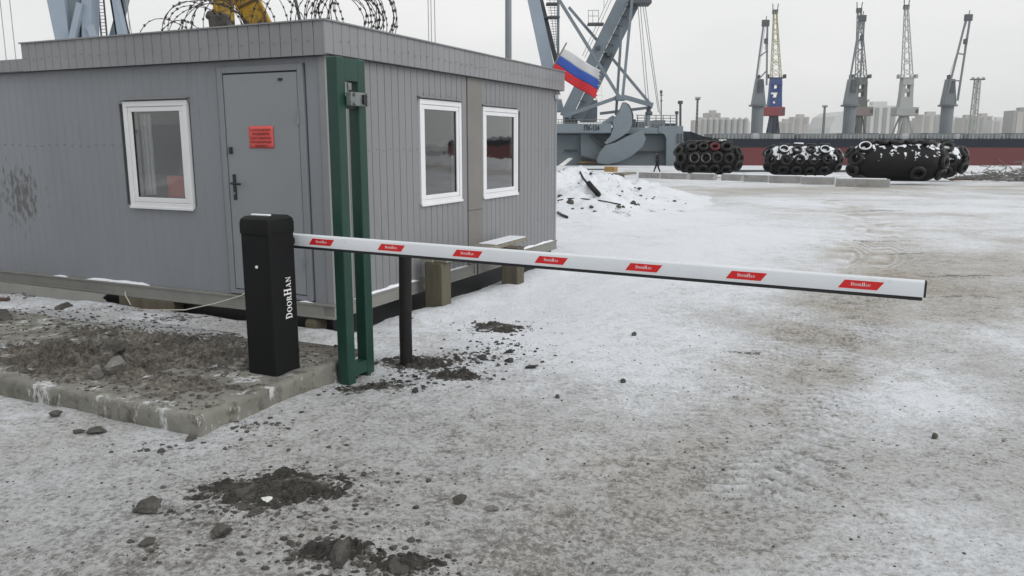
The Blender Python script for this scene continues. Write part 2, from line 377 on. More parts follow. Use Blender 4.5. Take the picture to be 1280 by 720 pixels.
# ------------------------------------------------------------------ mesh helpers
class MB:
    def __init__(s):
        s.v = []; s.f = []; s.m = []
    def add(s, vs, fs, mi=0):
        o = len(s.v)
        s.v += [tuple(p) for p in vs]
        s.f += [tuple(i + o for i in f) for f in fs]
        s.m += [mi] * len(fs)
        return s
    def box(s, lo, hi, mi=0):
        x0, y0, z0 = lo; x1, y1, z1 = hi
        return s.add([(x0, y0, z0), (x1, y0, z0), (x1, y1, z0), (x0, y1, z0), (x0, y0, z1), (x1, y0, z1), (x1, y1, z1), (x0, y1, z1)],
                     [(0, 3, 2, 1), (4, 5, 6, 7), (0, 1, 5, 4), (1, 2, 6, 5), (2, 3, 7, 6), (3, 0, 4, 7)], mi)
    def beam(s, a, b, w, h=None, up=(0, 0, 1), mi=0, w2=None, h2=None):
        a = Vector(a); b = Vector(b); h = w if h is None else h
        w2 = w if w2 is None else w2; h2 = h if h2 is None else h2
        d = (b - a).normalized(); upv = Vector(up)
        if abs(d.dot(upv)) > 0.98: upv = Vector((0, 1, 0))
        x = d.cross(upv).normalized(); y = x.cross(d).normalized()
        vs = []
        for p, ww, hh in ((a, w, h), (b, w2, h2)):
            for sx, sy in ((-1, -1), (1, -1), (1, 1), (-1, 1)):
                vs.append(p + x * sx * ww / 2 + y * sy * hh / 2)
        return s.add(vs, [(0, 3, 2, 1), (4, 5, 6, 7), (0, 1, 5, 4), (1, 2, 6, 5), (2, 3, 7, 6), (3, 0, 4, 7)], mi)
    def tube(s, pts, r, n=8, mi=0, cap=True):
        pts = [Vector(p) for p in pts]
        rs = r if isinstance(r, (list, tuple)) else [r] * len(pts)
        o = len(s.v); prev = None
        for i, p in enumerate(pts):
            d = (pts[min(i + 1, len(pts) - 1)] - pts[max(i - 1, 0)]).normalized()
            if prev is None:
                ref = Vector((0, 0, 1)) if abs(d.z) < 0.9 else Vector((1, 0, 0))
                x = d.cross(ref).normalized()
            else:
                x = (prev - d * prev.dot(d)).normalized()
            prev = x; y = d.cross(x)
            for k in range(n):
                a = 2 * math.pi * k / n
                s.v.append(tuple(p + (x * math.cos(a) + y * math.sin(a)) * rs[i]))
        for i in range(len(pts) - 1):
            for k in range(n):
                s.f.append((o + i * n + k, o + i * n + (k + 1) % n, o + (i + 1) * n + (k + 1) % n, o + (i + 1) * n + k)); s.m.append(mi)
        if cap:
            s.f.append(tuple(o + k for k in range(n))[::-1]); s.m.append(mi)
            e = o + (len(pts) - 1) * n
            s.f.append(tuple(e + k for k in range(n))); s.m.append(mi)
        return s
    def prism(s, poly, fn0, fn1, mi=0):
        n = len(poly)
        vs = [fn0(*p) for p in poly] + [fn1(*p) for p in poly]
        fs = [tuple(range(n))[::-1], tuple(range(n, 2 * n))] + [(i, (i + 1) % n, n + (i + 1) % n, n + i) for i in range(n)]
        return s.add(vs, fs, mi)
    def lathe(s, prof, n, mi=0, T=None):
        o = len(s.v)
        for (r, z) in prof:
            for k in range(n):
                a = 2 * math.pi * k / n
                p = Vector((r * math.cos(a), r * math.sin(a), z))
                s.v.append(tuple(T @ p) if T else tuple(p))
        for i in range(len(prof) - 1):
            for k in range(n):
                s.f.append((o + i * n + k, o + i * n + (k + 1) % n, o + (i + 1) * n + (k + 1) % n, o + (i + 1) * n + k)); s.m.append(mi)
        return s
    def mesh(s, name, mats, smooth=False, recalc=True):
        me = bpy.data.meshes.new(name)
        me.from_pydata(s.v, [], s.f)
        if not isinstance(mats, (list, tuple)): mats = [mats]
        for m in mats: me.materials.append(M[m] if isinstance(m, str) else m)
        if len(mats) > 1: me.polygons.foreach_set('material_index', s.m)
        if recalc:
            b = bmesh.new(); b.from_mesh(me)
            bmesh.ops.recalc_face_normals(b, faces=b.faces)
            b.to_mesh(me); b.free()
        if smooth: me.polygons.foreach_set('use_smooth', [True] * len(me.polygons))
        me.update()
        return me
    def build(s, name, mats, parent=None, smooth=False, bevel=0, loc=None, kind=None, recalc=True, seg=2):
        o = link(name, s.mesh(name, mats, smooth, recalc), parent, loc)
        if bevel:
            md = o.modifiers.new('bevel', 'BEVEL'); md.width = bevel; md.segments = seg; md.limit_method = 'ANGLE'; md.angle_limit = R_(40)
        if kind: o['kind'] = kind
        return o
def link(name, data, parent=None, loc=None, rot=None, scale=None):
    o = bpy.data.objects.new(name, data)
    C.objects.link(o)
    if parent: o.parent = parent
    if loc is not None: o.location = loc
    if rot is not None: o.rotation_euler = rot
    if scale is not None: o.scale = scale
    return o
def tag(o, label, cat, group=None, kind=None):
    o['label'] = label
    if cat: o['category'] = cat
    if group: o['group'] = group
    if kind: o['kind'] = kind
    return o
def thing(name, label, cat, loc=(0, 0, 0), rz=0, group=None):
    o = link(name, None, None, loc, (0, 0, rz))
    o.empty_display_size = 0.2
    return tag(o, label, cat, group)
def struct(o, label=None):
    o['kind'] = 'structure'
    if label: o['label'] = label
    return o
def text_mesh(name, body, size, mat, extr=0.001, off=0.0):
    cu = bpy.data.curves.new(name, 'FONT'); cu.body = body; cu.size = size; cu.align_x = 'CENTER'; cu.align_y = 'CENTER'; cu.extrude = extr; cu.offset = off; cu.resolution_u = 3
    o = bpy.data.objects.new(name, cu); C.objects.link(o)
    dg = bpy.context.evaluated_depsgraph_get()
    me = bpy.data.meshes.new_from_object(o.evaluated_get(dg))
    bpy.data.objects.remove(o)
    me.materials.clear(); me.materials.append(M[mat])
    return me

ORD = ['first', 'second', 'third', 'fourth', 'fifth', 'sixth', 'seventh', 'eighth', 'ninth', 'tenth']
# ==================================================================== SETTING
A = R_(25)
DR = Vector((math.sin(A), math.cos(A), 0)); DL = Vector((-math.cos(A), math.sin(A), 0))
NC = Vector((-1.549, 6.754, 0))          # near bottom corner of the cabin on the ground
RZ = R_(65)
def W(u, v, z=0):                        # cabin axes -> world
    return NC + DR * u + DL * v + Vector((0, 0, z))
def toL(x, y):
    dx, dy = x - NC.x, y - NC.y
    return dx * DR.x + dy * DR.y, dx * DL.x + dy * DL.y

def blob(x, y, cx, cy, rx, ry=None, rot=0.0):
    ry = rx if ry is None else ry
    c, s = math.cos(rot), math.sin(rot)
    dx, dy = x - cx, y - cy
    return np.exp(-(((dx * c + dy * s) / rx) ** 2 + ((-dx * s + dy * c) / ry) ** 2))
def seg_dist(x, y, pts):
    best = np.full(np.shape(x), 1e9)
    for (x0, y0), (x1, y1) in zip(pts[:-1], pts[1:]):
        L2 = (x1 - x0) ** 2 + (y1 - y0) ** 2
        t = np.clip(((x - x0) * (x1 - x0) + (y - y0) * (y1 - y0)) / L2, 0, 1)
        best = np.minimum(best, np.hypot(x - x0 - t * (x1 - x0), y - y0 - t * (y1 - y0)))
    return best
def gxy(u, v):
    q = PG(u, v); return (q.x, q.y)

MUD = [  # soil heaps on the ice: pixel centre found in the photograph, radii in metres, strength
    (345, 612, .34, .17, 1.0), (300, 635, .22, .10, .6), (415, 692, .20, .08, .9), (500, 708, .16, .07, .8), (380, 660, .35, .10, .3),
    (565, 472, .22, .14, .8), (520, 455, .36, .20, .75), (620, 410, .28, .22, .7), (590, 450, .38, .16, .42), (470, 482, .30, .15, .7),
    (300, 535, .25, .08, .5), (215, 412, .40, .14, .55), (100, 428, .35, .12, .5), (35, 380, .30, .12, .5), (262, 395, .35, .10, .55), (150, 398, .3, .1, .4), (60, 405, .25, .08, .4), (200, 690, .22, .06, .35), (260, 560, .4, .07, .35), (330, 655, .4, .12, .3), (420, 600, .2, .08, .55)]
TRACK = [gxy(690, 740), gxy(800, 665), gxy(905, 575), gxy(990, 470), gxy(1045, 395), gxy(1085, 330), gxy(1100, 285), gxy(1040, 250)]
TRACK2 = [gxy(1270, 700), gxy(1260, 520), gxy(1230, 420), gxy(1180, 340), gxy(1120, 290)]
def track_coord(x, y):
    best = np.full(np.shape(x), 1e9); arc = np.zeros(np.shape(x)); acc = 0.0
    for (x0, y0), (x1, y1) in zip(TRACK[:-1], TRACK[1:]):
        L = math.hypot(x1 - x0, y1 - y0); t = np.clip(((x - x0) * (x1 - x0) + (y - y0) * (y1 - y0)) / (L * L), 0, 1)
        dx, dy = x - x0 - t * (x1 - x0), y - y0 - t * (y1 - y0); d = np.hypot(dx, dy); sgn = np.sign((x1 - x0) * dy - (y1 - y0) * dx)
        arc = np.where(d < np.abs(best), acc + t * L, arc); best = np.where(d < np.abs(best), d * sgn, best); acc += L
    return best, arc
def tread(td, ts, x, y):                      # lug prints of lorry tyres pressed into the ice, worn away in places
    w = np.exp(-((np.abs(td) - 0.24) / 0.24) ** 4)
    bars = np.sin((ts + 0.5 * np.abs(np.abs(td) - 0.25)) * 2 * math.pi / 0.105)
    return w * bars * np.clip(fbm(x * 1.3, y * 1.3, 131, 3) * 2.2 - 0.5, 0, 1)
def ground_h(x, y):
    z = -0.9 * np.clip((y - 12) / 48, 0, 1)
    near = np.clip((40 - y) / 25, 0, 1)
    z = z + (fbm(x * 0.7, y * 0.7, 3, 4) - 0.5) * 0.05 + (fbm(x * 3.2, y * 3.2, 9, 4) - 0.5) * 0.030 * near + (fbm(x * 14, y * 14, 21, 3) - 0.5) * 0.012 * near
    td, ts = track_coord(x, y)
    z = z - 0.025 * np.exp(-(td / 0.5) ** 2) + 0.014 * tread(td, ts, x, y) * near
    z = z - 0.05 * blob(x, y, -1.12, 5.40, 0.28)
    u, v = toL(x, y)
    z = z + 0.075 * np.clip((u + 1.35) / 0.5, 0, 1) * np.clip((0.15 - u) / 0.4, 0, 1) * np.clip((v + 0.45) / 0.5, 0, 1) * np.clip(0.6 + fbm(x * 2, y * 2, 5, 3), 0, 1.4)
    # drift of snow lying against the sheeted side and round the bench posts
    z = z + 0.07 * np.exp(-((v + 0.45) / 0.28) ** 2) * np.clip(u / 0.6, 0, 1) * np.clip((5.2 - u) / 0.6, 0, 1) * (0.4 + fbm(x * 1.8, y * 1.8, 31, 3))
    z = z - 0.085 * np.clip((v + .16) / .14, 0, 1) * np.clip((u + .05) / .1, 0, 1) * np.clip((5.35 - u) / .3, 0, 1) * np.clip((6.4 - v) / .3, 0, 1)
    for (pu, pv, rx, ry, st) in MUD_W:
        b = blob(x, y, pu, pv, rx, ry)
        z = z + b * st * (0.012 + 0.05 * np.clip(fbm(x * 9, y * 9, 41, 4) - 0.42, 0, 1))
    return z
MUD_W = [gxy(a, b) + (c, d, e) for a, b, c, d, e in MUD]

def ground_attrs(x, y):
    n = fbm(x * 0.45, y * 0.45, 71, 4)
    n2 = fbm(x * 1.6, y * 1.6, 77, 4)
    dirt = 0.27 + (n - 0.5) * 0.42 + (n2 - 0.5) * 0.30
    near = np.clip((5.2 - y) / 2.2, 0, 1)
    dirt = dirt + 0.10 * near + 0.33 * np.clip((6.2 - y) / 2.2, 0, 1) * np.clip((0.7 - x) / 1.6, 0, 1)
    t1 = np.exp(-(seg_dist(x, y, TRACK) / (0.40 + 0.02 * y)) ** 2); t2 = np.exp(-(seg_dist(x, y, TRACK2) / 0.45) ** 2)
    dirt = dirt + 0.34 * t1 * (0.45 + n2) * np.clip((y - 1.6) / 1.6, 0.3, 1) * np.clip((14 - y) / 6, 0.35, 1) + 0.12 * t2
    td, ts = track_coord(x, y)
    dirt = dirt - 0.22 * tread(td, ts, x, y)
    u, v = toL(x, y)
    dirt = dirt - 0.28 * np.exp(-((v + 1.1) / 1.0) ** 2) * np.clip(u / 1.2, 0, 1) * np.clip((9 - u) / 3, 0, 1)
    side = np.clip((u + 2.6) / 1.2, 0, 1) * np.clip((0.3 - u) / 0.3, 0, 1) * np.clip((v + 0.9) / 0.6, 0, 1)
    dirt = dirt + 0.10 * side
    for (a, b, w, h, k) in ((720, 420, 1.0, 1.1, .20), (1190, 500, .45, .9, .16), (850, 330, 1.6, 2.0, .12), (900, 290, 2.5, 3.0, .10)):
        cx, cy = gxy(a, b); dirt = dirt - k * blob(x, y, cx, cy, w, h)
    mid = np.clip((x - 1.5 - .18 * y) / 1.5, 0, 1) * np.clip((y - 5.5) / 3, 0, 1) * np.clip((26 - y) / 6, 0, 1)
    dirt = dirt + 0.20 * mid
    far = np.clip((y - 9) / 5, 0, 1)
    dirt = dirt - 0.20 * far * np.clip((30 - y) / 10, 0, 1)
    belt = np.exp(-((y - 0.25 * x - 33) / 5.0) ** 2) * np.clip((x - 2) / 4, 0, 1)
    dirt = dirt + 0.22 * belt
    brown = np.clip(0.20 + 0.75 * t1 * n2 * np.clip((y - 3) / 2, 0.1, 1) + 0.7 * belt + 0.45 * mid + (n2 - 0.5) * 0.5, 0, 1)
    mud = np.zeros(np.shape(x))
    for (pu, pv, rx, ry, st) in MUD_W:
        mud = np.maximum(mud, st * blob(x, y, pu, pv, rx * 1.15, ry * 1.15))
    mud = np.maximum(mud, 0.20 * side * np.clip(n2 * 1.6 - 0.2, 0, 1))
    for (a, b, w, h) in ((1130, 316, 0.9, 0.16), (1085, 263, 1.6, 0.35), (1215, 345, 0.7, 0.2), (1200, 372, 0.6, 0.12), (930, 440, .25, .05), (1090, 300, 1.2, .2)):
        cx, cy = gxy(a, b); mud = np.maximum(mud, 0.62 * blob(x, y, cx, cy, w, h))
    for q in range(14):                                     # small mud streaks along the far edge of the lane
        cx, cy = gxy(800 + q * 36, 240 + 3 * math.sin(q * 2.1)); mud = np.maximum(mud, 0.6 * blob(x, y, cx, cy, 1.0 + 0.5 * math.sin(q), 0.5))
    dirt = np.where(dirt > 0.52, 0.52 + (dirt - 0.52) * 0.5, dirt)      # even the dirtiest ice keeps pale patches
    return dirt, mud, brown

def axis_pts(lo, hi, f0, f1, step, g):
    p = list(np.arange(f0, f1, step)); s = step
    while p[-1] < hi:
        s *= g; p.append(p[-1] + s)
    p[-1] = hi
    q = []; s = step; c = f0
    while c > lo:
        s *= g; c -= s; q.append(c)
    if q: q[-1] = lo
    return np.array(q[::-1] + p)
def grid_object(name, xs, ys, hfun, mat, attrs=None, smooth=True):
    X, Y = np.meshgrid(xs, ys)
    Z = hfun(X, Y)
    nx, ny = len(xs), len(ys)
    co = np.stack([X, Y, Z], -1).reshape(-1, 3)
    i = np.arange(nx * ny).reshape(ny, nx)
    q = np.stack([i[:-1, :-1], i[:-1, 1:], i[1:, 1:], i[1:, :-1]], -1).reshape(-1, 4)
    me = bpy.data.meshes.new(name)
    me.vertices.add(len(co)); me.vertices.foreach_set('co', co.ravel())
    me.loops.add(q.size); me.loops.foreach_set('vertex_index', q.ravel())
    me.polygons.add(len(q)); me.polygons.foreach_set('loop_start', np.arange(0, q.size, 4)); me.polygons.foreach_set('loop_total', np.full(len(q), 4))
    me.update(); me.validate()
    if smooth: me.polygons.foreach_set('use_smooth', [True] * len(q))
    if attrs:
        for nm, arr in zip(('dirt', 'mud', 'brown'), attrs(X, Y)):
            a = me.attributes.new(nm, 'FLOAT', 'POINT'); a.data.foreach_set('value', np.asarray(arr, np.float32).ravel())
    me.materials.append(M[mat])
    return link(name, me)

QUAY_Y = 89.6
xs = axis_pts(-160, 190, -5.2, 5.6, 0.035, 1.035)
ys = axis_pts(-60, QUAY_Y, 1.6, 8.6, 0.03, 1.022)
struct(grid_object('ground', xs, ys, ground_h, 'ground', ground_attrs), 'packed dirty snow and ice over the harbour yard')
mb = MB().box((-160, QUAY_Y, -8), (190, QUAY_Y + 0.9, -0.93)); struct(mb.build('quay_wall', 'conc'))
mb = MB().box((-1400, QUAY_Y + 0.9, -9), (1400, 270, -5.4)); struct(mb.build('water', mk('grey basin ice', (0.42, 0.44, 0.45), 0.5, var=0.2, scale=0.05)))
mb = MB().box((-1400, 270, -9), (1400, 1440, -3.0)); struct(mb.build('far_shore', mk('snowy far shore', (0.45, 0.46, 0.47), 0.9, var=0.2, scale=0.02)))

# snow bank ploughed up beside the cabin
def bank_h(x, y):
    m = np.maximum(blob(x, y, 2.2, 25.5, 2.3, 4.6, -0.25), 0.75 * blob(x, y, 1.9, 21.0, 1.1, 2.2))
    m = np.maximum(m, 0.6 * blob(x, y, 4.6, 30.0, 1.7, 3.2))
    z = m * (0.92 + 0.95 * (fbm(x * 1.1, y * 0.9, 53, 5) - 0.5)) + (fbm(x * 4, y * 4, 57, 4) - 0.5) * 0.26 * m + .10 * clods(x, y, 401, 2.6) * np.clip(m * 2, 0, 1)
    return -0.9 * np.clip((y - 12) / 48, 0, 1) - 0.05 + z
def bank_attr(x, y):
    n2 = fbm(x * 1.3, y * 1.3, 87, 4)
    return 0.02 + (n2 - 0.5) * 0.4, np.clip((fbm(x * 2.2, y * 1.6, 91, 4) - 0.60) * 2.2, 0, 0.5), np.zeros(np.shape(x))
struct(grid_object('snow_bank', np.arange(-1.8, 8.5, 0.09), np.arange(16.0, 38, 0.1), bank_h, 'ground', bank_attr), 'ploughed snow bank beside the cabin')

# ==================================================================== SITE CABIN
cab = thing('site_cabin', 'grey sheet metal site cabin with white windows and blue grey door', 'cabin', NC, RZ)
LU, LV = 5.09, 6.1
Z0, Z1, Z2, Z3 = 0.14, 0.27, 2.36, 2.615
def wl_(side, s, d, z):
    return (s, -d, z) if side == 'R' else (-d, s, z)
def wbox(mb, side, s0, s1, d0, d1, z0, z1, mi=0):
    a = wl_(side, s0, d0, z0); b = wl_(side, s1, d1, z1)
    return mb.box(tuple(min(p, q) for p, q in zip(a, b)), tuple(max(p, q) for p, q in zip(a, b)), mi)
WINR = [(1.43, 2.285, 1.022, 2.075), (2.805, 3.765, 1.008, 2.055)]
WINL = [(1.54, 2.355, 1.036, 2.03)]
DOOR = (0.20, 1.15, 0.29, 2.30)
def shell(side, s0, s1, holes):
    mb = MB()
    ss = sorted({s0, s1} | {h[0] + .03 for h in holes} | {h[1] - .03 for h in holes}); zz = sorted({Z1, Z2 + .1} | {h[2] + .03 for h in holes} | {h[3] - .03 for h in holes})
    for a, b in zip(ss[:-1], ss[1:]):
        for c, d in zip(zz[:-1], zz[1:]):
            ms, mz = (a + b) / 2, (c + d) / 2
            if any(h[0] + .03 < ms < h[1] - .03 and h[2] + .03 < mz < h[3] - .03 for h in holes): continue
            mb.add([wl_(side, a, 0, c), wl_(side, b, 0, c), wl_(side, b, 0, d), wl_(side, a, 0, d)], [(0, 1, 2, 3)])
            mb.add([wl_(side, a, -.06, c), wl_(side, b, -.06, c), wl_(side, b, -.06, d), wl_(side, a, -.06, d)], [(0, 1, 2, 3)], 1)
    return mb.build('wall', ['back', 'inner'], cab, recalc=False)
shell('R', 0, LU, WINR)
shell('L', 0, LV, WINL)
mb = MB(); mb.box((LU - .05, 0.0, Z1), (LU, LV, Z2)); mb.build('wall', 'wall', cab)
mb = MB(); mb.box((0, LV - .05, Z1), (LU - .05, LV, Z2)); mb.build('wall', 'wall', cab)
mb = MB(); mb.box((0.02, 0.02, Z1 - .02), (LU - .02, LV - .02, Z1 + .03)); mb.build('floor_panel', 'back', cab)
mb = MB(); mb.box((-.03, -.03, Z2), (LU + .03, LV, Z2 + .12)); mb.build('roof', 'fascia', cab)
# partition with shelves of the rooms behind the glass
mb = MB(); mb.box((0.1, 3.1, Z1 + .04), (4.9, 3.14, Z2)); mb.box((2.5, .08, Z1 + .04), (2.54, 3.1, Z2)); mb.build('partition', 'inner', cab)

strip_cache = {}
def strip(name, side, s, w, d, z0, z1, mat, dep):
    key = (name, side, round(w, 4), round(z1 - z0, 4), mat, dep)
    if key not in strip_cache:
        e = 0.007
        g_ = 0.0015 if dep > .006 else -0.0004
        prof = [(g_, -0.012), (g_, 0.0), (e, dep), (w - e, dep), (w - g_, 0.0), (w - g_, -0.012)]
        mb = MB(); mb.prism(prof, lambda a, b: wl_(side, a, b, 0), lambda a, b: wl_(side, a, b, z1 - z0))
        strip_cache[key] = mb.mesh(name, mat)
    o = link(name, strip_cache[key], cab, wl_(side, s, d, z0))
    return o
PIT = 0.1155
def clad(side, s0, s1, z0, z1, holes, mat, dep, name='cladding_strip'):
    n = int(round((s1 - s0) / PIT)); w = (s1 - s0) / n
    for i in range(n):
        a = s0 + i * w; mid = a + w / 2
        segs = [(z0, z1)]
        for h in holes:
            if a + w > h[0] + .01 and a < h[1] - .01:
                ns = []
                for (c, d) in segs:
                    if h[3] <= c or h[2] >= d: ns.append((c, d)); continue
                    if h[2] + .02 - c > .03: ns.append((c, h[2] + .02))
                    if d - h[3] + .02 > .03: ns.append((h[3] - .02, d))
                segs = ns
        for c, d in segs:
            strip(name, side, a, w, 0.013 + random.uniform(-.0010, .0010) * (1 if dep > .006 else .5), c, d, mat, dep)
clad('R', 0.045, 2.435, Z1, Z2, WINR, 'wall', 0.010)
clad('R', 2.795, LU - .05, Z1, Z2, WINR, 'wall', 0.010)
clad('L', 1.17, LV, Z1, Z2, WINL, 'wall_left', 0.0028)
strip('cladding_strip', 'L', 0.045, 0.14, .013, Z1, Z2, 'wall_left', .0028)
clad('L', .185, 1.17, DOOR[3] + .0, Z2, [], 'wall_left', .0028)
# joint cover between the two units, corner trims
mb = MB(); wbox(mb, 'R', 2.44, 2.79, .001, .034, Z1 + .62, Z2); wbox(mb, 'R', 2.444, 2.786, .001, .030, Z1, Z1 + .617); mb.build('joint_cover', 'joint', cab, bevel=.006)
mb = MB(); wbox(mb, 'R', -.028, .04, -.01, .028, Z1, Z2); wbox(mb, 'L', -.01, .04, .0, .029, Z1, Z2); mb.build('corner_trim', 'fascia', cab, bevel=.003)
mb = MB(); wbox(mb, 'R', LU - .05, LU + .01, -.02, .028, Z1, Z2); mb.build('corner_trim', 'fascia', cab, bevel=.003)
# fascia
def fascia_run(side, s0, s1, z0, z1, d):
    n = int(round((s1 - s0) / 0.112)); w = (s1 - s0) / n
    for i in range(n): strip('fascia_strip', side, s0 + i * w, w, d + random.uniform(-.0015, .0015), z0, z1, 'fascia', .007)
FD = 0.085
fascia_run('R', -FD - .012, LU + .13, Z2, Z3, FD)
fascia_run('L', -FD - .002, 3.66, Z2 - .01, Z3, FD)
fascia_run('L', 3.664, LV, Z2 - .01, Z2 + .115, FD - .02)
mb = MB(); wbox(mb, 'R', -FD - .02, LU + .135, .0, FD + .024, Z3, Z3 + .012); wbox(mb, 'L', FD * 0 - .02, 3.668, .0, FD + .024, Z3 + .001, Z3 + .013); mb.build('roof_edge_cap', 'fascia', cab)
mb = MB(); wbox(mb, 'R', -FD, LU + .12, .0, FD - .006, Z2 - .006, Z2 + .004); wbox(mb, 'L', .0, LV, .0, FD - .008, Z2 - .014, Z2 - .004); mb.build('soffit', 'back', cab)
mb = MB(); mb.box((LU + .06, -.08, Z2), (LU + .128, .4, Z3)); mb.build('fascia_end', 'fascia', cab)
# base channels
for s0, s1 in ((-.04, 2.60), (2.64, LU + .02)):
    mb = MB(); wbox(mb, 'R', s0, s1, -.08, .045, Z0, Z0 + .022); wbox(mb, 'R', s0, s1, -.08, .045, Z1 - .022, Z1); wbox(mb, 'R', s0, s1, -.08, .036, Z0 + .02, Z1 - .02)
    wbox(mb, 'R', (s0 if s0 > 1 else s1 - .05), (s0 + .05 if s0 > 1 else s1), -.05, .049, Z0 - .002, Z1 + .002)
    mb.build('base_channel', 'base', cab, bevel=.003)
mb = MB(); wbox(mb, 'L', -.04, LV, -.08, .05, Z0 - .003, Z0 + .02); wbox(mb, 'L', -.04, LV, -.08, .05, Z1 - .022, Z1 - .001); wbox(mb, 'L', -.04, LV, -.08, .04, Z0 + .018, Z1 - .02); mb.build('base_channel', 'base', cab, bevel=.003)
mb = MB(); mb.box((.07, .07, -.15), (LU - .1, LV - .2, Z0 + .1)); mb.build('underfloor_shade', 'black_plastic', cab)  # black block filling the gap below the floor, standing in for its shade
# screws
mb = MB()
def screw(side, s, z, d):
    p = wl_(side, s, d, z); q = wl_(side, s, d + .006, z)
    mb.tube([p, q], .0065, 6)
for i in range(44): screw('R', .1 + i * PIT + .0, 2.47 + .012 * math.sin(i * 2.3), FD + .018) if i % 1 == 0 else None
for i in range(31): screw('L', .08 + i * .117, 2.465 + .012 * math.sin(i * 1.7), FD + .018)
for i in range(0, 20):
    for z in (.62, 1.58): screw('R', .1 + i * PIT, z + .006 * math.sin(i * 3), .022) if i * PIT + .1 < 1.40 else None
for i in range(0, 11):
    for z in (.62, 1.55): screw('R', 3.85 + i * PIT, z, .022)
for i in range(30):
    screw('L', 2.45 + i * .1155, 1.62 + .01 * math.sin(i), .018)
for w in WINR:
    for k in range(5): screw('R', w[0] + .1 + k * .17, w[3] + .05, .022)
mb.build('screw_heads', 'steel', cab, kind='stuff')

def ring_frame(mb, side, s0, s1, z0, z1, t, d0, d1):
    wbox(mb, side, s0, s1, d0, d1, z0, z0 + t); wbox(mb, side, s0, s1, d0, d1, z1 - t, z1)
    wbox(mb, side, s0, s0 + t, d0, d1 - .0004, z0 + t, z1 - t); wbox(mb, side, s1 - t, s1, d0, d1 - .0004, z0 + t, z1 - t)
def window(side, w, label):
    s0, s1, z0, z1 = w
    mb = MB(); ring_frame(mb, side, s0, s1, z0, z1, .050, -.05, .040)
    wo = mb.build('window', 'pvc', cab, bevel=.004); wo['label'] = label
    mb = MB(); ring_frame(mb, side, s0 + .052, s1 - .052, z0 + .052, z1 - .052, .045, -.045, .032)
    mb.build('sash', 'pvc', wo, bevel=.005)
    mb = MB(); a = .094
    mb.add([wl_(side, s0 + a, +.012, z0 + a), wl_(side, s1 - a, +.012, z0 + a), wl_(side, s1 - a, +.012, z1 - a), wl_(side, s0 + a, +.012, z1 - a)], [(0, 1, 2, 3)])
    if side == 'L': mb.f = [f[::-1] for f in mb.f]
    mb.build('pane', 'glass', wo, recalc=False)
    mb = MB(); ring_frame(mb, side, s0 + .092, s1 - .092, z0 + .092, z1 - .092, .007, -.005, .020); mb.build('gasket', 'black_plastic', wo)
    mb = MB()
    mb.prism([(.0, z1 + .035), (.065, z1 + .018), (.065, z1 + .012), (.0, z1 + .028)], lambda d, z: wl_(side, s0 - .03, d, z), lambda d, z: wl_(side, s1 + .03, d, z))
    mb.build('rain_hood', 'fascia', wo)
    mb = MB(); wbox(mb, side, s0 - .002, s1 + .002, .030, .052, z0 - .012, z0 + .012); mb.build('sill', 'pvc', wo, bevel=.003)
    return wo
window('R', WINR[0], 'near window of the sheeted side'); window('R', WINR[1], 'far window of the sheeted side')
wo = window('L', WINL[0], 'window beside the door with red paper inside')
mb = MB()
for k in range(5): wbox(mb, 'L', 2.355 - .13 - k * .028, 2.355 - .13 - k * .028 + .024, -.07, -.062 - .006 * (k % 2), 1.15, 1.92)
mb.build('blind', 'pvc', wo)
mb = MB()
for k in range(3): wbox(mb, 'R', 2.2 + k * .0, 2.23, -.5, -.1, 1.2 + .2 * k, 1.22 + .2 * k)
mb.build('shelf', 'plank', cab)

# door
s0, s1, z0, z1 = DOOR
mb = MB(); wbox(mb, 'L', s0, s0 + .06, -.03, .034, z0 - .01, z1); wbox(mb, 'L', s1 - .06, s1, -.03, .034, z0 - .01, z1); wbox(mb, 'L', s0 + .06, s1 - .06, -.03, .0335, z1 - .055, z1); wbox(mb, 'L', s0 + .06, s1 - .06, -.03, .0335, z0 - .01, z0 + .03)
door_f = mb.build('door_frame', 'wall_left', cab, bevel=.004)
mb = MB(); wbox(mb, 'L', s0 + .067, s1 - .067, -.03, .028, z0 + .038, z1 - .068)
door = mb.build('door', 'door', cab, bevel=.005)
mb = MB(); wbox(mb, 'L', s0 + .062, s1 - .062, -.03, .008, z0 + .032, z1 - .057); mb.build('door_gap', 'black_plastic', cab)
hp = s1 - .067 - .065
mb = MB(); wbox(mb, 'L', hp - .019, hp + .019, .028, .036, 1.14, 1.37); mb.build('handle_plate', 'black_plastic', door, bevel=.006)
mb = MB(); mb.tube([wl_('L', hp, .03, 1.29), wl_('L', hp, .075, 1.29), wl_('L', hp - .015, .08, 1.29), wl_('L', hp - .11, .078, 1.287)], .010, 8); mb.build('handle', 'black_plastic', door, smooth=True)
mb = MB(); mb.tube([wl_('L', hp, .03, 1.20), wl_('L', hp, .044, 1.20)], .011, 8); mb.build('key_cylinder', 'steel', door)
mb = MB(); wbox(mb, 'L', hp + .002, hp + .036, .028, .046, 1.55, 1.61); mb.build('lock_box', 'black_plastic', door, bevel=.004)
mb = MB(); wbox(mb, 'L', .42, .46, .028, .040, 2.165, 2.185); mb.build('door_magnet', 'black_plastic', door)
for hz in (.55, 1.80):
    mb = MB(); mb.tube([wl_('L', s0 + .064, .038, hz), wl_('L', s0 + .064, .038, hz + .12)], .010, 8); mb.build('hinge', 'steel', door)
# soot scrawl on the far left of the door wall : soft dark smears in the paint
mb = MB()
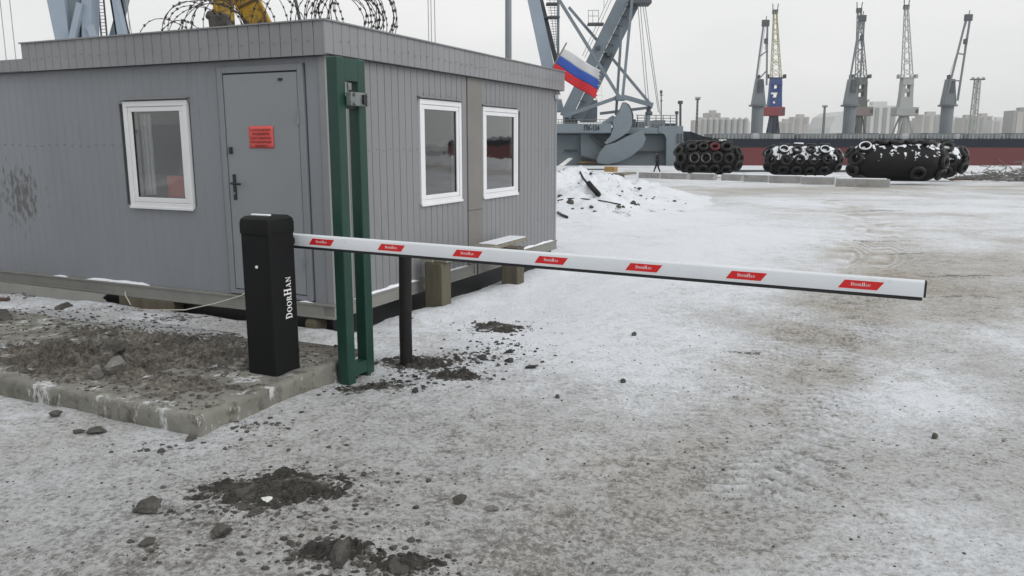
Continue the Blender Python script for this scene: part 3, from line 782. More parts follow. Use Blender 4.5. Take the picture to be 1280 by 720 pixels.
# snow along the base ledge
def ledge_snow(side, s0, s1, d0, d1, z, seed):
    mb = MB(); n = int((s1 - s0) / .035); rnd = random.Random(seed); pv = []
    for i in range(n + 1):
        s = s0 + (s1 - s0) * i / n; e = min(1, i / 3, (n - i) / 3)
        h = (.006 + .03 * float(fbm(s * 6, 0.3, seed, 3))) * e; dd = d1 - .012 * rnd.random()
        pv.append([wl_(side, s, d0, z), wl_(side, s, d0, z + h), wl_(side, s, (d0 + dd) / 2, z + h * .9), wl_(side, s, dd, z + h * .15), wl_(side, s, dd, z)])
    vs = [p for r in pv for p in r]; fs = []
    for i in range(n):
        for k in range(4): fs.append((i * 5 + k, i * 5 + k + 1, i * 5 + 5 + k + 1, i * 5 + 5 + k))
    mb.add(vs, fs); o = mb.build('ledge_snow', 'snow_clean', cab, smooth=True, kind='stuff'); return o
ledge_snow('R', .25, 1.35, .024, .05, Z1, 3); ledge_snow('R', 1.75, 2.42, .024, .05, Z1, 5); ledge_snow('R', 3.0, 5.0, .024, .05, Z1, 7)
ledge_snow('L', 2.2, 3.1, .018, .05, Z1 - .001, 11); ledge_snow('L', 3.4, 3.6, .018, .05, Z1 - .001, 13); ledge_snow('L', .2, .35, .018, .05, Z1 - .001, 15)
# small camera under the far end of the fascia
t = thing('security_camera', 'small white security camera under the far roof corner of the cabin', 'camera', W(LU - .02, -.06, 2.24), RZ)
mb = MB(); mb.box((-.07, -.03, .0), (.07, .03, .06)); mb.build('housing', 'pvc', t, bevel=.01)
mb = MB(); mb.tube([(0, 0, .06), (0, .0, .12)], .012, 8); mb.build('bracket', 'steel', t)

# red notice on the door, red notice behind the glass
def notice(name, label, s_mid, z_mid, w, h, d, lines, tilt, txt=True):
    t = thing(name, label, 'notice', W(-d, s_mid, z_mid), RZ)
    mb = MB(); n = 6; vs = []
    for i in range(n + 1):
        for j in range(n + 1):
            vs.append((-.003 - .004 * math.sin(i * .9) * math.sin(j * .8) ** 2, -w / 2 + w * i / n, -h / 2 + h * j / n + tilt * (-w / 2 + w * i / n)))
    mb.add(vs, [(i * (n + 1) + j, (i + 1) * (n + 1) + j, (i + 1) * (n + 1) + j + 1, i * (n + 1) + j + 1) for i in range(n) for j in range(n)])
    p = mb.build('sheet', 'paper_red', t, smooth=True)
    sd = p.modifiers.new('thick', 'SOLIDIFY'); sd.thickness = .001
    if txt:
        for k, l in enumerate(lines):
            me = text_mesh('text_line', l[0], .028 * l[1], 'ink', .0004)
            o = link('text_line', me, t, (-.0095, 0, h / 2 - .035 - k * .0345)); o.rotation_euler = (R_(90), 0, R_(-90)); 
    return t
notice('notice', 'red printed paper notice taped to the grey door', .68, 1.695, .275, .19, .031,
       [('НА ПРОХОДЕ КПП', .85), ('ПРЕДЪЯВИТЬ', 1.0), ('УДОСТОВЕРЕНИЕ', .95), ('И РАЗВЕРНУТЫЙ', 1.0), ('ПРОПУСК', 1.0)], .0)
notice('notice', 'plain red paper in the lower corner of the window beside the door', 1.762, 1.238, .235, .21, .004, [], .0, False)

# ==================================================================== CONCRETE SLAB + BARRIER
SU0, SU1, SV0, SV1, SZ = -2.335, -.93, -.845, 3.6, .125
def slab_obj():
    mb = MB(); nu, nv, nz = 36, 110, 5
    def pos(u, v, z):
        p = W(u, v, z)
        k = 0.016 * (float(fbm(u * 5 + z * 9, v * 5, 61, 4)) - .5)
        return (p.x + k - NC.x, p.y + k - NC.y, p.z + (k * .8 if z > .02 else 0))
    b = bmesh.new()
    bmesh.ops.create_cube(b, size=1)
    bmesh.ops.subdivide_edges(b, edges=[e for e in b.edges if abs(e.verts[0].co.y - e.verts[1].co.y) > .5], cuts=nv, use_grid_fill=True)
    bmesh.ops.subdivide_edges(b, edges=[e for e in b.edges if abs(e.verts[0].co.x - e.verts[1].co.x) > .5], cuts=nu, use_grid_fill=True)
    bmesh.ops.subdivide_edges(b, edges=[e for e in b.edges if abs(e.verts[0].co.z - e.verts[1].co.z) > .5], cuts=nz, use_grid_fill=True)
    hu, hv, hz = (SU1 - SU0) / 2, (SV1 - SV0) / 2, .09
    for v in b.verts:
        u_, v_, z_ = (v.co.x * 2 * hu, v.co.y * 2 * hv, v.co.z * 2 * hz)
        r = .012                      # worn rounded arris
        q = Vector((u_, v_, z_)); c = Vector((max(-hu + r, min(hu - r, u_)), max(-hv + r, min(hv - r, v_)), max(-hz + r, min(hz - r, z_))))
        dlt = q - c
        if dlt.length > r: q = c + dlt.normalized() * r
        uu, vv, zz = q.x + (SU0 + SU1) / 2, q.y + (SV0 + SV1) / 2, q.z + SZ - hz
        n = float(fbm(uu * 4 + zz * 8, vv * 4 + zz * 5, 61, 4)) - .5
        m = float(fbm(uu * 14 + zz * 20, vv * 14, 67, 3)) - .5
        o = dlt.normalized() * (n * .016 + m * .012) if dlt.length > 1e-6 else Vector()
        v.co = Vector((uu, vv, zz)) + o
    me = bpy.data.meshes.new('concrete_slab'); b.to_mesh(me); b.free()
    me.polygons.foreach_set('use_smooth', [True] * len(me.polygons)); me.materials.append(M['slab'])
    o = link('concrete_slab', me, None, NC, (0, 0, RZ))
    return tag(o, 'worn concrete slab under the black barrier cabinet, heaped with dirt', 'slab')
slab_obj()

# soil spread over the slab top (uncountable)
def soil_h(u, v):
    e = np.minimum(np.minimum((u - SU0) / .12, (SU1 + .22 - u) / .35), (v - SV0) / .12); e = np.clip(e, 0, 1)
    m = np.maximum(np.maximum(blob(u, v, -1.75, .75, .42, .75), .75 * blob(u, v, -1.35, .1, .4, .5)), .55 * blob(u, v, -1.95, 1.9, .35, .9))
    m = np.maximum(m, .55 * blob(u, v, -1.1, .8, .4, 1.2)); m = np.maximum(m, .42 * blob(u, v, -1.95, -.3, .3, .55))
    n = fbm(u * 5, v * 5, 101, 4); c = np.abs(fbm(u * 13, v * 13, 107, 4) - .5) * 2; f = fbm(u * 40, v * 40, 111, 2)
    return SZ - .030 + e * (.008 + m * (.016 + .05 * (n - .3) + .075 * clods(u, v, 301, 10) + .035 * clods(u, v, 307, 26)) + .012 * f)
us = np.arange(SU0 + .012, SU1 + .3, .010); vs_ = np.arange(SV0 + .012, 3.4, .012)
soil_at = lambda u, v: (.24 * np.clip((v - 1.5) / 1.2, 0, 1) + .26 * np.clip((u + 1.30) / .4, 0, 1) * np.clip((v - .1) / .8, 0, 1) + .16 * blob(u, v, -1.75, 1.7, .2, .35) - .03, np.zeros(np.shape(u)), np.zeros(np.shape(u)))
so = grid_object('soil_layer', us, vs_, soil_h, 'mud', soil_at); so.location = NC; so.rotation_euler = (0, 0, RZ)
tag(so, 'dark frozen soil and slush spread over the concrete slab', 'soil', kind='stuff')

# --- lettering of the maker: serif capitals cut as small plates
def glyph(ch):
    P = []
    def rect(x0, y0, x1, y1): P.append([(x0, y0), (x1, y0), (x1, y1), (x0, y1)])
    def ringseg(cx, cy, ro, so_, ri, si, a0, a1, n=16):
        for k in range(n):
            a, b = a0 + (a1 - a0) * k / n, a0 + (a1 - a0) * (k + 1) / n
            P.append([(cx + ri * math.cos(a), cy + si * math.sin(a)), (cx + ro * math.cos(a), cy + so_ * math.sin(a)), (cx + ro * math.cos(b), cy + so_ * math.sin(b)), (cx + ri * math.cos(b), cy + si * math.sin(b))])
    h = math.pi / 2
    if ch == 'D':
        rect(.10, .055, .30, .945); rect(0, 0, .38, .055); rect(0, .945, .38, 1); ringseg(.36, .5, .56, .5, .34, .44, -h, h); w = .98
    elif ch == 'O':
        ringseg(.5, .5, .5, .515, .27, .455, 0, 4 * h, 28); w = 1.04
    elif ch == 'R':
        rect(.10, .055, .30, .945); rect(0, 0, .40, .055); rect(0, .945, .36, 1); ringseg(.34, .74, .46, .26, .25, .20, -h, h)
        P.append([(.38, .48), (.60, .48), (.98, .0), (.70, .0)]); w = 1.0
    elif ch == 'H':
        for x in (.10, .66): rect(x, .055, x + .21, .945); rect(x - .10, 0, x + .31, .055); rect(x - .10, .945, x + .31, 1)
        rect(.31, .46, .66, .54); w = 1.0
    elif ch == 'A':
        P.append([(.08, .055), (.17, .055), (.47, 1), (.42, .9)]); P.append([(.36, 1), (.56, 1), (.92, .055), (.68, .055)]); rect(.24, .3, .66, .36); rect(0, 0, .27, .055); rect(.58, 0, 1.0, .055); w = 1.03
    else:
        rect(.12, .055, .20, .945); rect(.80, .055, .88, 1); P.append([(.04, 1), (.28, 1), (.88, 0), (.80, 0)]); rect(0, 0, .32, .055); rect(.70, .945, 1.0, 1); w = 1.02
    return P, w
def word_mesh():
    mb = MB(); x = 0; i = 0
    for ch, sx, sy in (('D', .98, 1.0), ('O', .80, .74), ('O', .80, .74), ('R', .80, .74), ('H', 1.10, 1.12), ('A', .80, .74), ('N', .82, .74)):
        P, w = glyph(ch)
        for p in P:
            d = .002 + .0004 * (i % 7); i += 1
            mb.prism([(x + q[0] * sx, q[1] * sy) for q in p], lambda a, b: (a, b, 0), lambda a, b: (a, b, d))
        x += w * sx + .07
    for v in range(len(mb.v)): mb.v[v] = (mb.v[v][0] - x / 2, mb.v[v][1] - .4, mb.v[v][2])
    return mb.mesh('lettering', 'white_print'), x
WORD, WORDW = word_mesh()

FC = Vector((-1.551, 5.035, 0)); fu, fv = toL(FC.x, FC.y)
bar = thing('boom_barrier', 'black boom barrier cabinet with long white arm and red parallelogram stickers', 'barrier', W(fu, fv, SZ - .005), RZ)
CU, CV, CZ = .25, .25, .95             # cabinet depth, width, body height
mb = MB()
def rrect(u0, u1, v0, v1, r, n=5):
    pts = []
    for cx, cy, a0 in ((u1 - r, v1 - r, 0), (u0 + r, v1 - r, 90), (u0 + r, v0 + r, 180), (u1 - r, v0 + r, 270)):
        for k in range(n + 1):
            a = R_(a0 + 90 * k / n); pts.append((cx + r * math.cos(a), cy + r * math.sin(a)))
    return pts
def stack(mb, layers):
    n = len(layers[0][0]); vs = []
    for poly, z in layers: vs += [(p[0], p[1], z) for p in poly]
    fs = [tuple(range(n))[::-1], tuple(range((len(layers) - 1) * n, len(layers) * n))]
    for i in range(len(layers) - 1):
        for k in range(n): fs.append((i * n + k, i * n + (k + 1) % n, (i + 1) * n + (k + 1) % n, (i + 1) * n + k))
    mb.add(vs, fs)
stack(mb, [(rrect(.004, CU, .004, CV, .022), 0), (rrect(.004, CU, .004, CV, .022), CZ)])
body = mb.build('cabinet', 'cabinet', bar, smooth=True); md = body.modifiers.new('es', 'EDGE_SPLIT'); md.split_angle = R_(45)
mb = MB(); stack(mb, [(rrect(-.004, CU + .004, -.004, CV + .004, .026), CZ - .002), (rrect(-.004, CU + .004, -.004, CV + .004, .026), CZ + .065), (rrect(.002, CU - .002, .002, CV - .002, .026), CZ + .092), (rrect(.02, CU - .018, .02, CV - .018, .03), CZ + .108), (rrect(.05, CU - .05, .05, CV - .05, .03), CZ + .112)])
cp = mb.build('cabinet_cap', 'cabinet', bar, smooth=True); md = cp.modifiers.new('es', 'EDGE_SPLIT'); md.split_angle = R_(35)
mb = MB(); mb.box((-.0015, .02, .012), (.0055, CV - .018, CZ - .015)); mb.build('cabinet_door', 'cabinet', bar, bevel=.004)
mb = MB(); mb.tube([(-.002, .112, .735), (-.010, .112, .735)], .010, 14); mb.build('lock', 'white_print', bar, bevel=.002)
mb = MB(); mb.box((.06, .05, CZ + .1105), (.09, .2, CZ + .122)); mb.build('cap_snow', 'snow_clean', bar, bevel=.006, kind='stuff')
mb = MB(); mb.box((-.02, -.02, .0), (CU + .02, CV + .02, .006)); mb.build('base_plate', 'steel', bar)
# maker's name reading upwards on the face beside the lane (the -v face)
lt = link('lettering', WORD, bar, (.172, .0035, .36), None, (.235 / WORDW * 1.0,) * 3)
lt.matrix_local = Matrix.Translation((.160, .0036, .515)) @ Matrix(((0, -1, 0, 0), (0, 0, -1, 0), (1, 0, 0, 0), (0, 0, 0, 1))) @ Matrix.Diagonal((.285 / WORDW, .285 / WORDW * 1.45, .5, 1))
# arm: runs along -v from the back face of the cabinet, drooping slightly
AO = Vector((.30, -.0, 1.043 - SZ + .005 + .0)); droop = math.atan(.0435 / 3.77)
arm = link('arm', None)
arm_prof = [(.0, -.080), (.0, -.012), (.004, -.005), (.012, -.001), (.022, 0), (.033, -.001), (.041, -.005), (.045, -.012), (.045, -.080)]
bpy.data.objects.remove(arm)
ARM_M = Matrix.Translation(AO) @ Matrix.Rotation(droop, 4, 'X')
mb = MB(); mb.prism(arm_prof, lambda a, b: (a, .22, b), lambda a, b: (a, -3.745, b))
arm = mb.build('arm', 'arm', bar, smooth=True); md = arm.modifiers.new('es', 'EDGE_SPLIT'); md.split_angle = R_(40); arm.matrix_local = ARM_M
mb = MB(); mb.box((.004, -3.742, -.0985), (.041, .2, -.0795)); mb.build('rubber_edge', 'rubber', arm, bevel=.004)
mb = MB(); mb.prism([(a * 1.02 - .0005, b - .0005) for a, b in arm_prof], lambda a, b: (a, -3.7452, b), lambda a, b: (a, -3.755, b)); mb.build('end_cap', 'rubber', arm)
mb = MB(); mb.tube([(-.06, .08, -.045), (.06, .08, -.045)], .034, 20); mb.build('arm_flange', 'cabinet', arm)
for k in range(7):
    s = .072 + k * .5485
    mb = MB(); mb.prism([(s, -.064), (s + .178, -.064), (s + .208, -.022), (s + .030, -.022)], lambda a, b: (-.0004, -a, b), lambda a, b: (-.0014, -a, b))
    st = mb.build('sticker', 'red_sticker', arm)
    o = link('lettering', WORD, st)
    o.matrix_local = Matrix.Translation((-.0016, -(s + .104), -.0425)) @ Matrix(((0, 0, -1, 0), (-1, 0, 0, 0), (0, 1, 0, 0), (0, 0, 0, 1))) @ Matrix.Diagonal((.090 / WORDW, .090 / WORDW * 1.2, .12, 1))
    mb = MB(); mb.prism([(s - .005, -.0665), (s + .1795, -.0665), (s + .213, -.0195), (s + .0285, -.0195)], lambda a, b: (-.0001, -a, b), lambda a, b: (-.00035, -a, b)); mb.build('sticker_border', 'white_print', st)

# --- green steel frame
g0 = Vector((-1.165, 5.405, 0)); gu, gv = toL(g0.x, g0.y)
gf = thing('gate_frame', 'tall dark green steel gate frame of two square posts beside the barrier', 'gate frame', W(gu, gv, -.10), RZ)
GH = 2.305; gw = .088; sp = .228
for k in range(2):
    mb = MB(); mb.box((k * sp - gw / 2, -gw / 2, 0), (k * sp + gw / 2, gw / 2, GH)); mb.build('post', 'green', gf, bevel=.008)
mb = MB(); mb.box((gw / 2 - .002, -gw / 2 + .002, GH - .15), (sp - gw / 2 + .002, gw / 2 - .002, GH - .002)); mb.build('top_plate', 'green', gf)
mb = MB(); mb.box((gw / 2 - .002, -gw / 2 + .004, .115), (sp - gw / 2 + .002, gw / 2 - .004, .20)); mb.build('bottom_rail', 'green', gf, bevel=.004)
mb = MB(); mb.box((gw / 2 + .0, -.030, GH - .33), (sp - gw / 2, .030, GH - .25)); mb.build('middle_rail', 'green', gf)
mb = MB(); mb.box((.03, -.098, GH - .315), (.225, -.052, GH - .225)); hb = mb.build('hinge_bracket', 'steel', gf, bevel=.006)
for (x, z) in ((.06, GH - .24), (.06, GH - .30), (.195, GH - .24), (.195, GH - .30)):
    mb = MB(); mb.tube([(x, -.098, z), (x, -.115, z)], .014, 6); mb.build('bolt', 'steel', hb)
mb = MB(); mb.box((.15, -.112, GH - .30), (.19, -.099, GH - .24)); mb.build('hinge_eye', 'black_plastic', hb)
mb = MB(); mb.box((.05, -.062, GH - .21), (.085, -.05, GH - .165)); mb.build('latch_plate', 'steel', gf)

# --- black pipe post
pp = PZ(508, 457, 0)
mb = MB(); mb.tube([(0, 0, -.2), (.0, 0, .3), (.012, 0, .87)], .047, 18, cap=True)
o = mb.build('pipe_post', 'pipe', None, smooth=True, loc=(pp.x, pp.y, 0)); md = o.modifiers.new('es', 'EDGE_SPLIT'); md.split_angle = R_(50)
tag(o, 'black steel pipe post standing behind the barrier arm', 'post')

# --- bench of two timber posts and a plank
b1 = PZ(548, 382, .02); b2 = PZ(641, 356, .02)
bench = thing('bench', 'rough bench of grey planks on two squared timber posts beside the cabin', 'bench', (b1.x, b1.y, 0), RZ)
def rel(p): 
    d = Vector(p) - Vector((b1.x, b1.y, 0)); return Vector((d.x * DR.x + d.y * DR.y, d.x * DL.x + d.y * DL.y, d.z))
q2 = rel(b2)
for q, w in ((Vector((0, 0, 0)), .10), (q2, .105)):
    mb = MB(); mb.box((q.x - .095, q.y - w, -.12), (q.x + .095, q.y + w, .47)); mb.build('leg', 'wood', bench, bevel=.012)
for k in range(2):
    mb = MB(); y0 = -.135 + k * .14
    mb.box((-.06 - .03 * k, y0, .472), (q2.x + .55, y0 + .132, .515)); mb.build('plank', 'plank', bench, bevel=.005)
mb = MB(); mb.box((q2.x - .3, -.11, .5155), (q2.x + .53, .11, .528)); mb.build('plank_snow', 'snow_clean', bench, bevel=.008, kind='stuff')

# timber and scrap about the cabin foot
def oriented(name, mats, label, cat, u, v, z, size, rz=0.0, bevel=.01, tilt=0.0, group=None):
    mb = MB(); mb.box((-size[0] / 2, -size[1] / 2, 0), (size[0] / 2, size[1] / 2, size[2]))
    o = mb.build(name, mats, None, bevel=bevel); o.location = W(u, v, z); o.rotation_euler = (tilt, 0, RZ + rz)
    return tag(o, label, cat, group)
oriented('support_block', 'wood', 'brown timber block under the cabin floor left of the door', 'timber block', .12, 2.25, -.02, (.35, .75, .155))
oriented('support_block', 'wood', 'round edged timber block under the near corner of the cabin', 'timber block', .05, .22, -.02, (.22, .16, .15), bevel=.05)
oriented('support_block', 'wood', 'timber block under the far end of the sheeted cabin side', 'timber block', 4.85, .15, -.05, (.3, .3, .185))
mb = MB(); mb.prism([(0, 0), (1.95, .0), (2.05, .03), (1.98, .06), (2.02, .10), (0, .12)], lambda a, b: (0, -a, b), lambda a, b: (.004 + b * .1, -a, b))
o = mb.build('metal_trim', 'base', None); o.location = W(-.28, 4.65, .08); o.rotation_euler = (0, R_(18), RZ + .03); tag(o, 'bent grey metal trim strip lying along the cabin foot at left', 'trim strip')
oriented('plank', 'rust', 'thin dark broken plank lying in snow at the left edge', 'plank', -.62, 3.95, .10, (.06, .8, .025), .12)
oriented('timber_block', 'rock_grey', 'flat dark brick end poking in at the left edge', 'brick', -1.0, 3.58, .075, (.12, .30, .06), .1)
mb = MB(); pts = [W(-.05, .95, .30), W(-.06, 1.0, .27), W(-.14, 1.25, .19), W(-.25, 1.5, .13), W(-.35, 1.75, .125), W(-.38, 1.95, .12)]
o = mb.tube(pts, .005, 6).build('cord', 'cable_white', None, smooth=True); tag(o, 'thin pale cord running from the door foot to the snow', 'cord')
mb = MB(); pts = [W(-.03, 2.55, .2), W(-.05, 2.53, .15), W(-.06, 2.48, .10), W(-.07, 2.44, .06)]
o = mb.tube(pts, .006, 6).build('cord', 'cable_white', None, smooth=True); tag(o, 'short cord dangling below the cabin wall under the window', 'cord')

# ==================================================================== STONES AND SOIL CRUMBS
def rock_mesh(seed, flat, mat):
    b = bmesh.new(); bmesh.ops.create_icosphere(b, subdivisions=3, radius=1)
    r = random.Random(seed); pl = [(Vector((r.gauss(0, 1), r.gauss(0, 1), r.gauss(0, 1))).normalized(), r.uniform(.40, .80)) for _ in range(16)]
    for v in b.verts:
        d = v.co.normalized(); k = 1.0
        for n, h in pl:
            c = d.dot(n)
            if c > 0: k = min(k, h / c)
        k *= 1 + .38 * (float(fbm(d.x * 3.5 + seed, d.y * 3.5 + d.z * 3, seed, 4)) - .5)
        v.co = d * k; v.co.z *= flat
    me = bpy.data.meshes.new('stone'); b.to_mesh(me); b.free(); me.materials.append(M[mat]); me.polygons.foreach_set('use_smooth', [False] * len(me.polygons))
    return me
RK = {('rock', i): rock_mesh(i + 1, .75, 'rock') for i in range(4)}
RK.update({('flat', i): rock_mesh(i + 11, .28, 'rock') for i in range(3)})
RK.update({('grey', i): rock_mesh(i + 21, .8, 'rock_grey') for i in range(3)})
RK.update({('coal', i): rock_mesh(i + 31, .7, 'coal') for i in range(3)})
gfun = lambda x, y: float(ground_h(np.array([x]), np.array([y]))[0])
def stone(name, u, v, wpx, kind, i, label, cat, z=None, tall=1.0, rz=0.0, group=None):
    p = PZ(u, v, 0.0 if z is None else z)
    gz_ = gfun(p.x, p.y) if z is None else z
    p = PZ(u, v, gz_)
    s = wpx / 2 * (p - EYE).length / FPX * 1.25
    o = link(name, RK[(kind, i)], None, (p.x, p.y, gz_ + s * .18 * tall), (random.uniform(-.2, .2), random.uniform(-.2, .2), rz or random.uniform(0, 6)), (s, s * .8, s * tall))
    return tag(o, label, cat, group)
stone('stone', 187, 638, 40, 'flat', 0, 'flat dark grey stone alone on the ice left of the soil heap', 'stone', rz=.4, tall=1.5)
stone('clod', 277, 670, 30, 'flat', 2, 'dark oval clod on the ice below the soil heap', 'clod', tall=1.8)
stone('clod', 184, 680, 26, 'flat', 1, 'thin dark shard at lower left of the picture', 'clod')
stone('stone', 575, 627, 20, 'rock', 1, 'small dark stone on grey ice right of the soil heap', 'stone', tall=.7)
stone('stone', 613, 637, 17, 'grey', 1, 'small pale grey stone beside a darker one on the ice', 'stone', tall=.7)
stone('clod', 425, 700, 34, 'rock', 2, 'upright dark brown clod near the bottom of the picture', 'clod', tall=1.5)
stone('clod', 500, 712, 36, 'rock', 3, 'dark clod at the very bottom edge of the picture', 'clod', tall=.7)
stone('stone', 140, 462, 24, 'grey', 0, 'rounded pale stone lying on the concrete slab', 'stone', z=.17, tall=1.2, rz=1.0)
stone('stone', 120, 467, 28, 'grey', 2, 'snow dusted stone left of the rounded one on the slab', 'stone', z=.16, tall=.7)
stone('clod', 142, 440, 30, 'rock', 1, 'dark clod behind the rounded stone on the slab', 'clod', z=.17, tall=.8)
stone('stone', 6, 403, 34, 'rock', 0, 'dark boulder cut by the left edge of the picture', 'stone', z=.09, tall=.8)
stone('stone', 70, 404, 11, 'grey', 1, 'small grey stone in snow between slab and cabin', 'stone', z=.08)
stone('clod', 78, 387, 24, 'rock', 2, 'lumpy brown clod in snow near the cabin foot', 'clod', z=.08, tall=.6)
stone('clod', 115, 419, 12, 'rock', 3, 'little dark clod on snow behind the slab', 'clod', z=.1)
stone('clod', 98, 541, 17, 'flat', 0, 'left of two thin shards in front of the slab', 'shard')
stone('clod', 121, 541, 24, 'flat', 2, 'right of two thin shards in front of the slab', 'shard')
stone('clod', 70, 520, 17, 'flat', 1, 'dark clod against the slab front near the left edge', 'clod', tall=1.6)
stone('clod', 239, 550, 18, 'rock', 0, 'dark clod below the front corner of the slab', 'clod', tall=.5)
stone('clod', 202, 565, 13, 'rock', 2, 'small clod on ice in front of the slab', 'clod', tall=.7)
stone('slag_lump', 665, 460, 16, 'coal', 0, 'black slag lump farthest right of the scatter by the arm', 'slag lump', tall=.7)
stone('slag_lump', 638, 453, 17, 'coal', 1, 'black slag lump in the middle of the scatter below the arm', 'slag lump', tall=.8)
stone('slag_lump', 636, 441, 11, 'coal', 2, 'small black slag lump at the back of the scatter', 'slag lump')
stone('slag_lump', 603, 448, 15, 'coal', 0, 'black slag lump at the left of the scatter', 'slag lump', tall=.5)
stone('slag_lump', 519, 490, 14, 'coal', 1, 'dark lump in front of the black pipe post', 'slag lump')
stone('stone', 778, 478, 9, 'rock', 1, 'tiny dark stone on the open lane', 'stone')
stone('stone', 792, 419, 9, 'rock', 2, 'tiny dark stone on the lane nearer the arm', 'stone')
stone('stone', 1168, 548, 11, 'rock', 0, 'tiny black stone on the ice at right', 'stone')
stone('stone', 697, 497, 9, 'rock', 3, 'tiny stone on pale ice in front of the slag scatter', 'stone')
stone('plastic_scrap', 335, 624, 17, 'grey', 2, 'scrap of white plastic in the soil heap', 'scrap', z=.07, tall=.5)
bpy.context.scene.objects['plastic_scrap'].data = rock_mesh(77, .4, 'white_dirt')

def heap(label, u, v, rx, ry, hgt, seed):
    cx, cy = gxy(u, v)
    xs2 = np.arange(cx - 2.2 * rx, cx + 2.2 * rx, .008); ys2 = np.arange(cy - 2.2 * ry, cy + 2.2 * ry, .008)
    def hf(x, y):
        wx = x + .10 * (fbm(x * 5, y * 5, seed + 3, 3) - .5); wy = y + .10 * (fbm(x * 5, y * 5, seed + 9, 3) - .5)
        m = blob(wx, wy, cx, cy, rx, ry) * (.35 + 1.3 * fbm(x * 4, y * 4, seed + 5, 3))
        return ground_h(x, y) - .014 + hgt * (.30 * np.clip(m - .2, 0, .6) + np.clip((m - .22) * 4, 0, 1) * (.50 * clods(x, y, seed, 11) + .32 * clods(x, y, seed + 2, 25) + .22 * fbm(x * 50, y * 50, seed + 1, 2) - .12))
    o = grid_object('soil_heap', xs2, ys2, hf, 'mud_dark', lambda x, y: (np.full(np.shape(x), -.12), x * 0, x * 0))
    return tag(o, label, 'soil heap', kind='stuff')
heap('dark frozen soil heap on the ice below the slab corner', 345, 612, .36, .21, .055, 201)
heap('dark clod heap near the bottom edge of the picture', 425, 692, .16, .08, 0.072, 205)
heap('dark clod heap cut by the bottom edge', 505, 706, .15, .07, 0.065, 209)
heap('low soil heap at the foot of the black pipe post', 520, 456, .34, .2, 0.050, 213)
heap('low heap of dark slag below the barrier arm', 568, 472, .17, .11, 0.072, 217)
heap('brown soil patch on snow left of the lane', 622, 411, .24, .2, 0.043, 221)
heap('soil thrown up round the foot of the green frame', 470, 484, .25, .12, 0.043, 225)
def lump(mb, r, x, y, z, s):
    a0 = r.uniform(0, 6); hh = r.uniform(.35, .8); vs = []
    for ring, zz in ((1.0, -.15), (.8, hh * .7)):
        for k in range(6):
            a = a0 + k * 1.047 + r.uniform(-.3, .3); q = s * ring * r.uniform(.6, 1.25)
            vs.append((x + q * math.cos(a), y + q * math.sin(a) * .9, z + s * (zz + r.uniform(-.15, .2))))
    vs.append((x + s * r.uniform(-.3, .3), y + s * r.uniform(-.3, .3), z + s * hh * r.uniform(.8, 1.25)))
    mb.add(vs, [(k, (k + 1) % 6, 6 + (k + 1) % 6, 6 + k) for k in range(6)] + [(6 + k, 6 + (k + 1) % 6, 12) for k in range(6)])
def crumbs(name, label, spots, n, seed, mat, smin, smax):
    r = random.Random(seed)
    xs_, ys_, ss = [], [], []
    for _ in range(n):
        cx, cy, rx, ry, st = r.choice(spots)
        xs_.append(cx + r.gauss(0, rx) * .85); ys_.append(cy + r.gauss(0, ry) * .9); ss.append(smin + (smax - smin) * r.random() ** 9)
    zs = ground_h(np.array(xs_), np.array(ys_))
    mb = MB()
    for x, y, z, s in zip(xs_, ys_, zs, ss):
        u, v = toL(x, y)
        if SU0 - .03 < u < SU1 and v > SV0 - .03: continue
        lump(mb, r, x, y, z, s)
    o = mb.build(name, mat, None, recalc=False)
    return tag(o, label, None, kind='stuff')
crumbs('soil_crumbs', 'loose dark soil crumbs on the ice', [m for m in MUD_W for _ in range(int(m[4] * 5))], 8000, 5, 'rock', .0018, .020)
crumbs('gravel_crumbs', 'fine dark grit frozen into the lane', [(x, y, .9, .7, 1) for x, y in ((0, 3.2), (-1.2, 3.4), (1.2, 3.4), (.3, 4.6), (1.8, 4.4), (-2.4, 4.0), (0.6, 6.2), (2.2, 5.6))], 4200, 6, 'rock', .0016, .010)
crumbs('slag_crumbs', 'scatter of black slag below the barrier arm', [gxy(565, 470) + (.14, .07, 1), gxy(600, 448) + (.25, .10, 1), gxy(625, 435) + (.22, .14, 1), gxy(480, 480) + (.2, .1, 1)], 700, 8, 'coal', .004, .024)
def slab_crumbs():
    r = random.Random(15); mb = MB(); U, V, S = [], [], []
    for _ in range(6000):
        U.append(r.uniform(SU0 + .05, SU1 + .3)); V.append(r.uniform(SV0 + .05, 3.2)); S.append(.002 + .018 * r.random() ** 8)
    Z = soil_h(np.array(U), np.array(V))
    for u, v, z, s in zip(U, V, Z, S):
        if fu - .02 < u < fu + .27 and fv - .02 < v < fv + .27: continue
        p = W(u, v, max(z, SZ if u < SU1 else z)); lump(mb, r, p.x, p.y, p.z, s)
    tag(mb.build('soil_crumbs', 'rock', None, recalc=False), 'loose soil crumbs on the slab', None, kind='stuff')
slab_crumbs()

